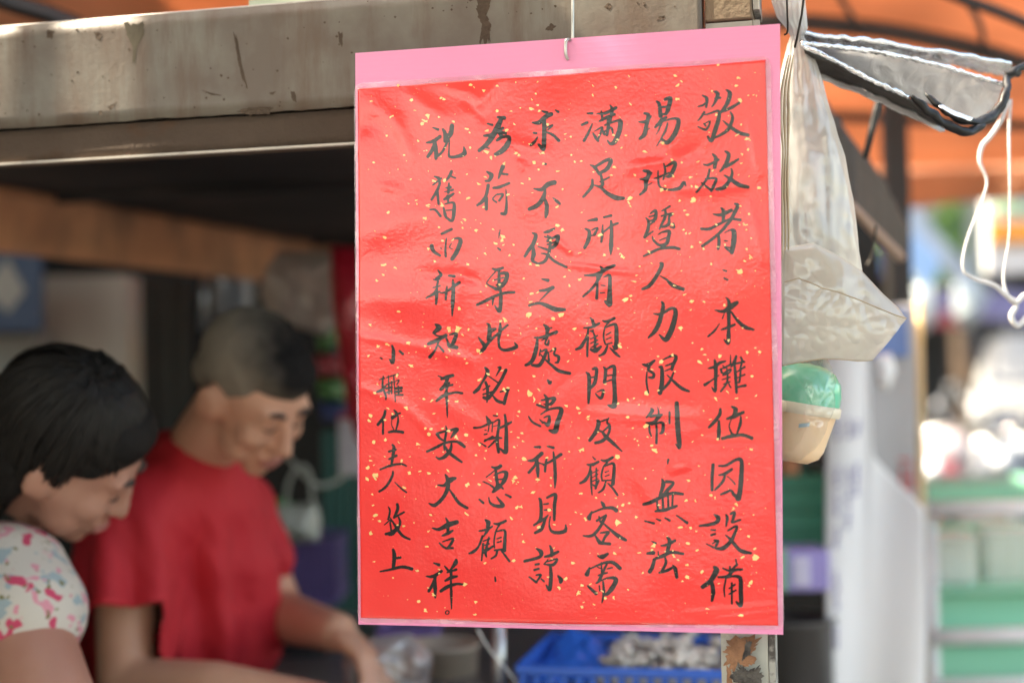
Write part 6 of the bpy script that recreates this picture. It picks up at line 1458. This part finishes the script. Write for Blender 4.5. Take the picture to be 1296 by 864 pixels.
def crop_mat():
    m = bpy.data.materials.new('cropped_hair'); m.use_nodes = True
    nt = m.node_tree; N = nt.nodes; L = nt.links; bs = N['Principled BSDF']; bs.inputs['Roughness'].default_value = .85; bs.inputs['Specular IOR Level'].default_value = .2
    tc = N.new('ShaderNodeTexCoord'); no = N.new('ShaderNodeTexNoise'); no.inputs['Scale'].default_value = 38; no.inputs['Detail'].default_value = 6
    L.new(tc.outputs['Object'], no.inputs['Vector'])
    dp = N.new('ShaderNodeVectorMath'); dp.operation = 'DOT_PRODUCT'
    ax = (hm.u * .80 + hm.f * .52 + hm.l * .25).normalized()
    su = N.new('ShaderNodeVectorMath'); su.operation = 'SUBTRACT'; su.inputs[1].default_value = tuple(hm.c - world_loc(man))
    L.new(tc.outputs['Object'], su.inputs[0]); L.new(su.outputs[0], dp.inputs[0]); dp.inputs[1].default_value = tuple(ax)
    md = N.new('ShaderNodeMath'); md.operation = 'MULTIPLY_ADD'; md.inputs[1].default_value = .035
    L.new(no.outputs['Fac'], md.inputs[0]); L.new(dp.outputs['Value'], md.inputs[2])
    r = N.new('ShaderNodeValToRGB'); E_ = r.color_ramp.elements
    E_[0].position = .052; E_[0].color = (.20, .17, .135, 1); E_[1].position = .112; E_[1].color = (.007, .006, .006, 1)
    L.new(md.outputs[0], r.inputs['Fac']); L.new(r.outputs['Color'], bs.inputs['Base Color'])
    n3 = N.new('ShaderNodeTexNoise'); n3.inputs['Scale'].default_value = 300; L.new(tc.outputs['Object'], n3.inputs['Vector'])
    bp = N.new('ShaderNodeBump'); bp.inputs['Strength'].default_value = .8; bp.inputs['Distance'].default_value = .003; L.new(n3.outputs['Fac'], bp.inputs['Height']); L.new(bp.outputs['Normal'], bs.inputs['Normal'])
    return m
b = MB()
hm.e(b, -.020, 0, .040, (.100, .082, .084)); hm.e(b, -.064, 0, -.006, (.050, .066, .050))
hm.e(b, .012, 0, .064, (.078, .068, .052)); hm.e(b, .046, 0, .072, (.042, .058, .030))
blend(b, 'cropped_hair', crop_mat(), man, 0.005, 3, .0025, 70)
# shirt: torso, sleeves, collar
b = MB()
cap(b, P(235, 640, 2.22), .125, P(225, 800, 2.28), .160); cap(b, P(225, 800, 2.28), .160, P(205, 980, 2.42), .165)
cap(b, P(268, 650, 2.20), .072, P(272, 800, 2.24), .080); cap(b, P(272, 800, 2.24), .080, P(262, 960, 2.34), .085)
cap(b, P(245, 612, 2.19), .072, P(172, 668, 2.11), .086); cap(b, P(172, 668, 2.11), .086, P(160, 742, 2.07), .078); cap(b, P(160, 742, 2.07), .078, P(157, 800, 2.045), .076)
cap(b, P(245, 612, 2.2), .072, P(296, 650, 2.33), .070); cap(b, P(296, 650, 2.33), .070, P(310, 705, 2.34), .062)
cap(b, P(248, 596, 2.175), .070, P(240, 640, 2.2), .095)
sh = blend(b, 'red_shirt', shirt_red, man, 0.007, 7)
# the sleeve ends in an open hem
bm = bmesh.new(); bm.from_mesh(sh.data); wl = world_loc(sh)
ax_a, ax_b = shr, elr; hz = P(158, 757, 2.06).z
kill = []
for f in bm.faces:
    c = f.calc_center_median() + wl
    t = max(0, min(1, (c - ax_a).dot(ax_b - ax_a) / (ax_b - ax_a).length_squared))
    if c.z < hz + .004 * nz(c, 14) + .08 * (c.x - P(158, 757, 2.06).x) and (c - ax_a.lerp(ax_b, t)).length < .094 and CX + FPX * (c - O).dot(RT) / (c - O).dot(F) < 202: kill.append(f)
bmesh.ops.delete(bm, geom=kill, context='FACES')
bm.to_mesh(sh.data); bm.free()
sol = sh.modifiers.new('cloth', 'SOLIDIFY'); sol.thickness = .003
# drape: folds running down from chest and arm
me = sh.data
nr = [v.normal.copy() for v in me.vertices]
wl = world_loc(sh)
for v, n in zip(me.vertices, nr):
    w_ = v.co + wl
    z = w_.z; x = w_.x
    down = max(0, min(1, (1.34 - z) / .15))
    v.co += n * down * (.013 * math.sin(x * 95 + 3 * nz(w_, 5)) + .009 * nz(w_, 13)) + n * (.009 * nz(w_, 9, 4) + .005 * abs(nz((w_.x * 40 + w_.z * 22, w_.y * 20, w_.z * 9))))
me.update()
b = MB(); colr = []
for k in range(25):
    q = 2 * math.pi * k / 24
    colr.append(P(253, 585, 2.155) + V((.092 * math.cos(q), .075 * math.sin(q), -.030 * math.cos(q) - .035 * math.sin(q + .6))))
na = (hm(-.035, 0, -.04) - P(250, 590, 2.17)).normalized(); n0 = na.orthogonal().normalized(); n1 = na.cross(n0)
MB().lathe(P(250, 588, 2.168), [(.076, -.02), (.078, -.008), (.0755, .004), (.070, .010), (.066, .006), (.066, -.02)], (n0, n1, na)).build('collar', shirt_red, man)
MB().bbox(V((hip.x + .03, hip.y, .62)), (.17, .16, .02), .01).build('waistband', mat('dark_trousers', (.02, .02, .03), .8), man)
b = MB()
for k_, off in ((kneer, -.09), (kneel, .09)):
    h0 = V((hip.x + .02, hip.y + off, hip.z)); cap(b, h0, .115, k_, .08); cap(b, k_, .078, V((k_.x - .08, k_.y, .20)), .06)
blend(b, 'trousers', mat('dark_trousers', (.02, .02, .03), .8), man, .012, 4)
for k_ in (kneer, kneel):
    MB().ell(V((k_.x - .02, k_.y, .155)), (.13, .05, .045)).build('shoe', mat('shoe', (.03, .03, .03), .6), man)

# ---- woman
wom = thing('person', V((P(-20, 900, 1.9).x, P(-20, 900, 1.9).y, 0.11)), 'woman with a black bob, floral blouse and dark apron, head bowed at the left edge', 'person')
hw_ = Head(P(90, 566, 1.80), (.76, .20, -.61), (.55, -.35, .76), .93)
b = MB(); head_shapes(hw_, b, nose=.75, cheek=1.05)
cap(b, hw_(-.035, 0, -.045), .055, P(0, 655, 1.88), .056); cap(b, P(0, 655, 1.88), .056, P(-50, 720, 1.93), .08)
sr, sl = P(10, 742, 1.74), P(-30, 730, 2.12)
cap(b, P(-30, 700, 1.9), .05, sr, .055); cap(b, P(-30, 700, 1.9), .05, sl, .05)
hip2 = P(-150, 1150, 2.1); cap(b, P(-60, 760, 1.93), .11, hip2, .14)
er = P(78, 925, 1.62); wr_ = P(250, 960, 1.78)
cap(b, sr, .056, er, .050, 12); cap(b, er, .048, wr_, .027, 12)
el2 = P(20, 900, 2.15); wl2 = P(230, 930, 2.05)
cap(b, sl, .05, el2, .04, 10); cap(b, el2, .04, wl2, .026, 10)
hand(b, wr_, P(330, 965, 1.9) - wr_, V((0, .2, -.9)), 1, .92, .6); hand(b, wl2, P(310, 950, 2.0) - wl2, V((0, -.2, -.9)), -1, .92, .6)
kr, kl = V((hip2.x + .12, hip2.y - .1, .55)), V((hip2.x + .12, hip2.y + .1, .55))
for k_ in (kr, kl):
    cap(b, V((hip2.x, k_.y, hip2.z)), .10, k_, .06); cap(b, k_, .058, V((k_.x - .08, k_.y, .2)), .036)
blend(b, 'body', skin_w, wom, 0.0055, 5)
face_bits(hw_, wom, hair_b, brow, lipw)
b = MB()
hw_.e(b, -.022, 0, .042, (.104, .086, .084)); hw_.e(b, -.060, 0, -.020, (.062, .084, .080)); hw_.e(b, .036, 0, .066, (.052, .070, .044))
hw_.e(b, -.042, -.072, -.045, (.030, .016, .050)); hw_.e(b, .018, -.068, .034, (.038, .016, .024)); hw_.e(b, -.04, .072, -.05, (.04, .016, .06))
blend(b, 'hair_cap', hair_b, wom, 0.005, 4, 0.002, 30)
# straight locks laid from the crown down over the cap, ending unevenly
rr = random.Random(31); b = MB()
for k in range(900):
    az = rr.uniform(-2.9, 2.9)                       # around the head, 0 = brow
    side = abs(az)
    if side < 0.75: end = rr.uniform(.085, .10)      # fringe swept aside, brow left free
    elif side < 1.25: end = rr.uniform(.03, .065)
    elif side < 1.75: end = rr.uniform(-.015, .02)   # above the ear
    else: end = rr.uniform(-.14, -.075)
    st = hw_(-.03 + rr.uniform(-.02, .02), rr.uniform(-.03, .03), .128 + rr.uniform(-.004, .004))
    pts, rs = [st], [.0015]
    n = 7
    z1 = end
    for j in range(1, n + 1):
        t = j / n
        z = .126 + (z1 - .126) * t ** 1.35
        zz = max(-.98, min(.98, (z - .030) / .100))
        rad = math.sqrt(max(.02, 1 - zz * zz)) if z > .03 else 1.0 - .35 * min(1, (.03 - z) / .16) ** 1.5
        wob = rr.uniform(-.0025, .0025)
        x = -.022 + (.112 + wob) * rad * math.cos(az + .12 * t); y = (.093 + wob) * rad * math.sin(az + .12 * t)
        if z < .0 and side > 1.7: x += .012 * t
        pts.append(hw_(x, y, z)); rs.append(.0027 * (1 - .5 * t))
    b.tube(pts, rs, 5, sub=2)
b.build('hair_locks', mat('hair_lock', (.005, .0045, .0045), .5, spec=.25, nscale=30, col2=(.012, .010, .009)), wom, kind='stuff')

def floral():
    m = bpy.data.materials.new('floral_cloth'); m.use_nodes = True
    nt = m.node_tree; N = nt.nodes; L = nt.links; bs = N['Principled BSDF']; bs.inputs['Roughness'].default_value = .8
    tc = N.new('ShaderNodeTexCoord')
    last = None
    base = N.new('ShaderNodeRGB'); base.outputs[0].default_value = (.52, .49, .45, 1); last = base.outputs[0]
    for i, (sc, th, c) in enumerate(((52, .57, (.28, .36, .40)), (38, .61, (.50, .05, .12)), (58, .61, (.60, .25, .32)), (80, .66, (.16, .15, .06)))):
        no = N.new('ShaderNodeTexNoise'); no.inputs['Scale'].default_value = sc; no.inputs['Detail'].default_value = 1.5
        mp = N.new('ShaderNodeMapping'); mp.inputs['Location'].default_value = (i * 3.7, i * 1.3, i * 5.1)
        L.new(tc.outputs['Object'], mp.inputs['Vector']); L.new(mp.outputs[0], no.inputs['Vector'])
        r = N.new('ShaderNodeValToRGB'); r.color_ramp.elements[0].position = th; r.color_ramp.elements[1].position = th + .03
        L.new(no.outputs['Fac'], r.inputs['Fac'])
        mx = N.new('ShaderNodeMix'); mx.data_type = 'RGBA'; L.new(r.outputs['Color'], mx.inputs[0]); L.new(last, mx.inputs[6]); mx.inputs[7].default_value = (*c, 1)
        last = mx.outputs[2]
    L.new(last, bs.inputs['Base Color'])
    return m
fl = floral()
b = MB()
cap(b, P(-25, 708, 1.87), .068, P(14, 735, 1.745), .072); cap(b, P(14, 735, 1.745), .072, P(32, 775, 1.71), .072)
cap(b, P(-60, 740, 1.93), .115, hip2, .16); cap(b, P(-30, 705, 1.95), .06, P(-30, 735, 2.12), .064); cap(b, P(-30, 735, 2.12), .064, P(-12, 790, 2.13), .058)
blend(b, 'floral_blouse', fl, wom, .007, 5, .006, 14)
ap = mat('apron_dark', (.045, .05, .045), .8)
b = MB().tube([P(-70, 640, 1.98), P(-25, 650, 1.86), P(0, 668, 1.80), P(10, 690, 1.78)], [.02, .022, .022, .02], 10, sub=4)
b.build('apron_strap', ap, wom)
b = MB().tube([P(-60, 622, 1.98), P(-15, 632, 1.87), P(12, 652, 1.83), P(60, 690, 1.86)], [.006, .007, .007, .006], 8, sub=4)
b.build('blouse_collar', mat('collar_white', (.6, .6, .58), .8), wom)
b = MB(); cap(b, V((P(-40, 800, 1.9).x, P(-40, 800, 1.9).y, 1.15)), .12, hip2 + V((.03, 0, -.1)), .172)
blend(b, 'apron', ap, wom, .01, 3)
b = MB()
for k_ in (kr, kl):
    cap(b, V((hip2.x, k_.y, hip2.z)), .115, k_, .075); cap(b, k_, .073, V((k_.x - .08, k_.y, .2)), .055)
blend(b, 'trousers', mat('grey_trousers', (.06, .06, .07), .8), wom, .012, 4)
for k_ in (kr, kl):
    MB().ell(V((k_.x - .02, k_.y, .155)), (.12, .048, .045)).build('shoe', mat('shoe', (.03, .03, .03), .6), wom)
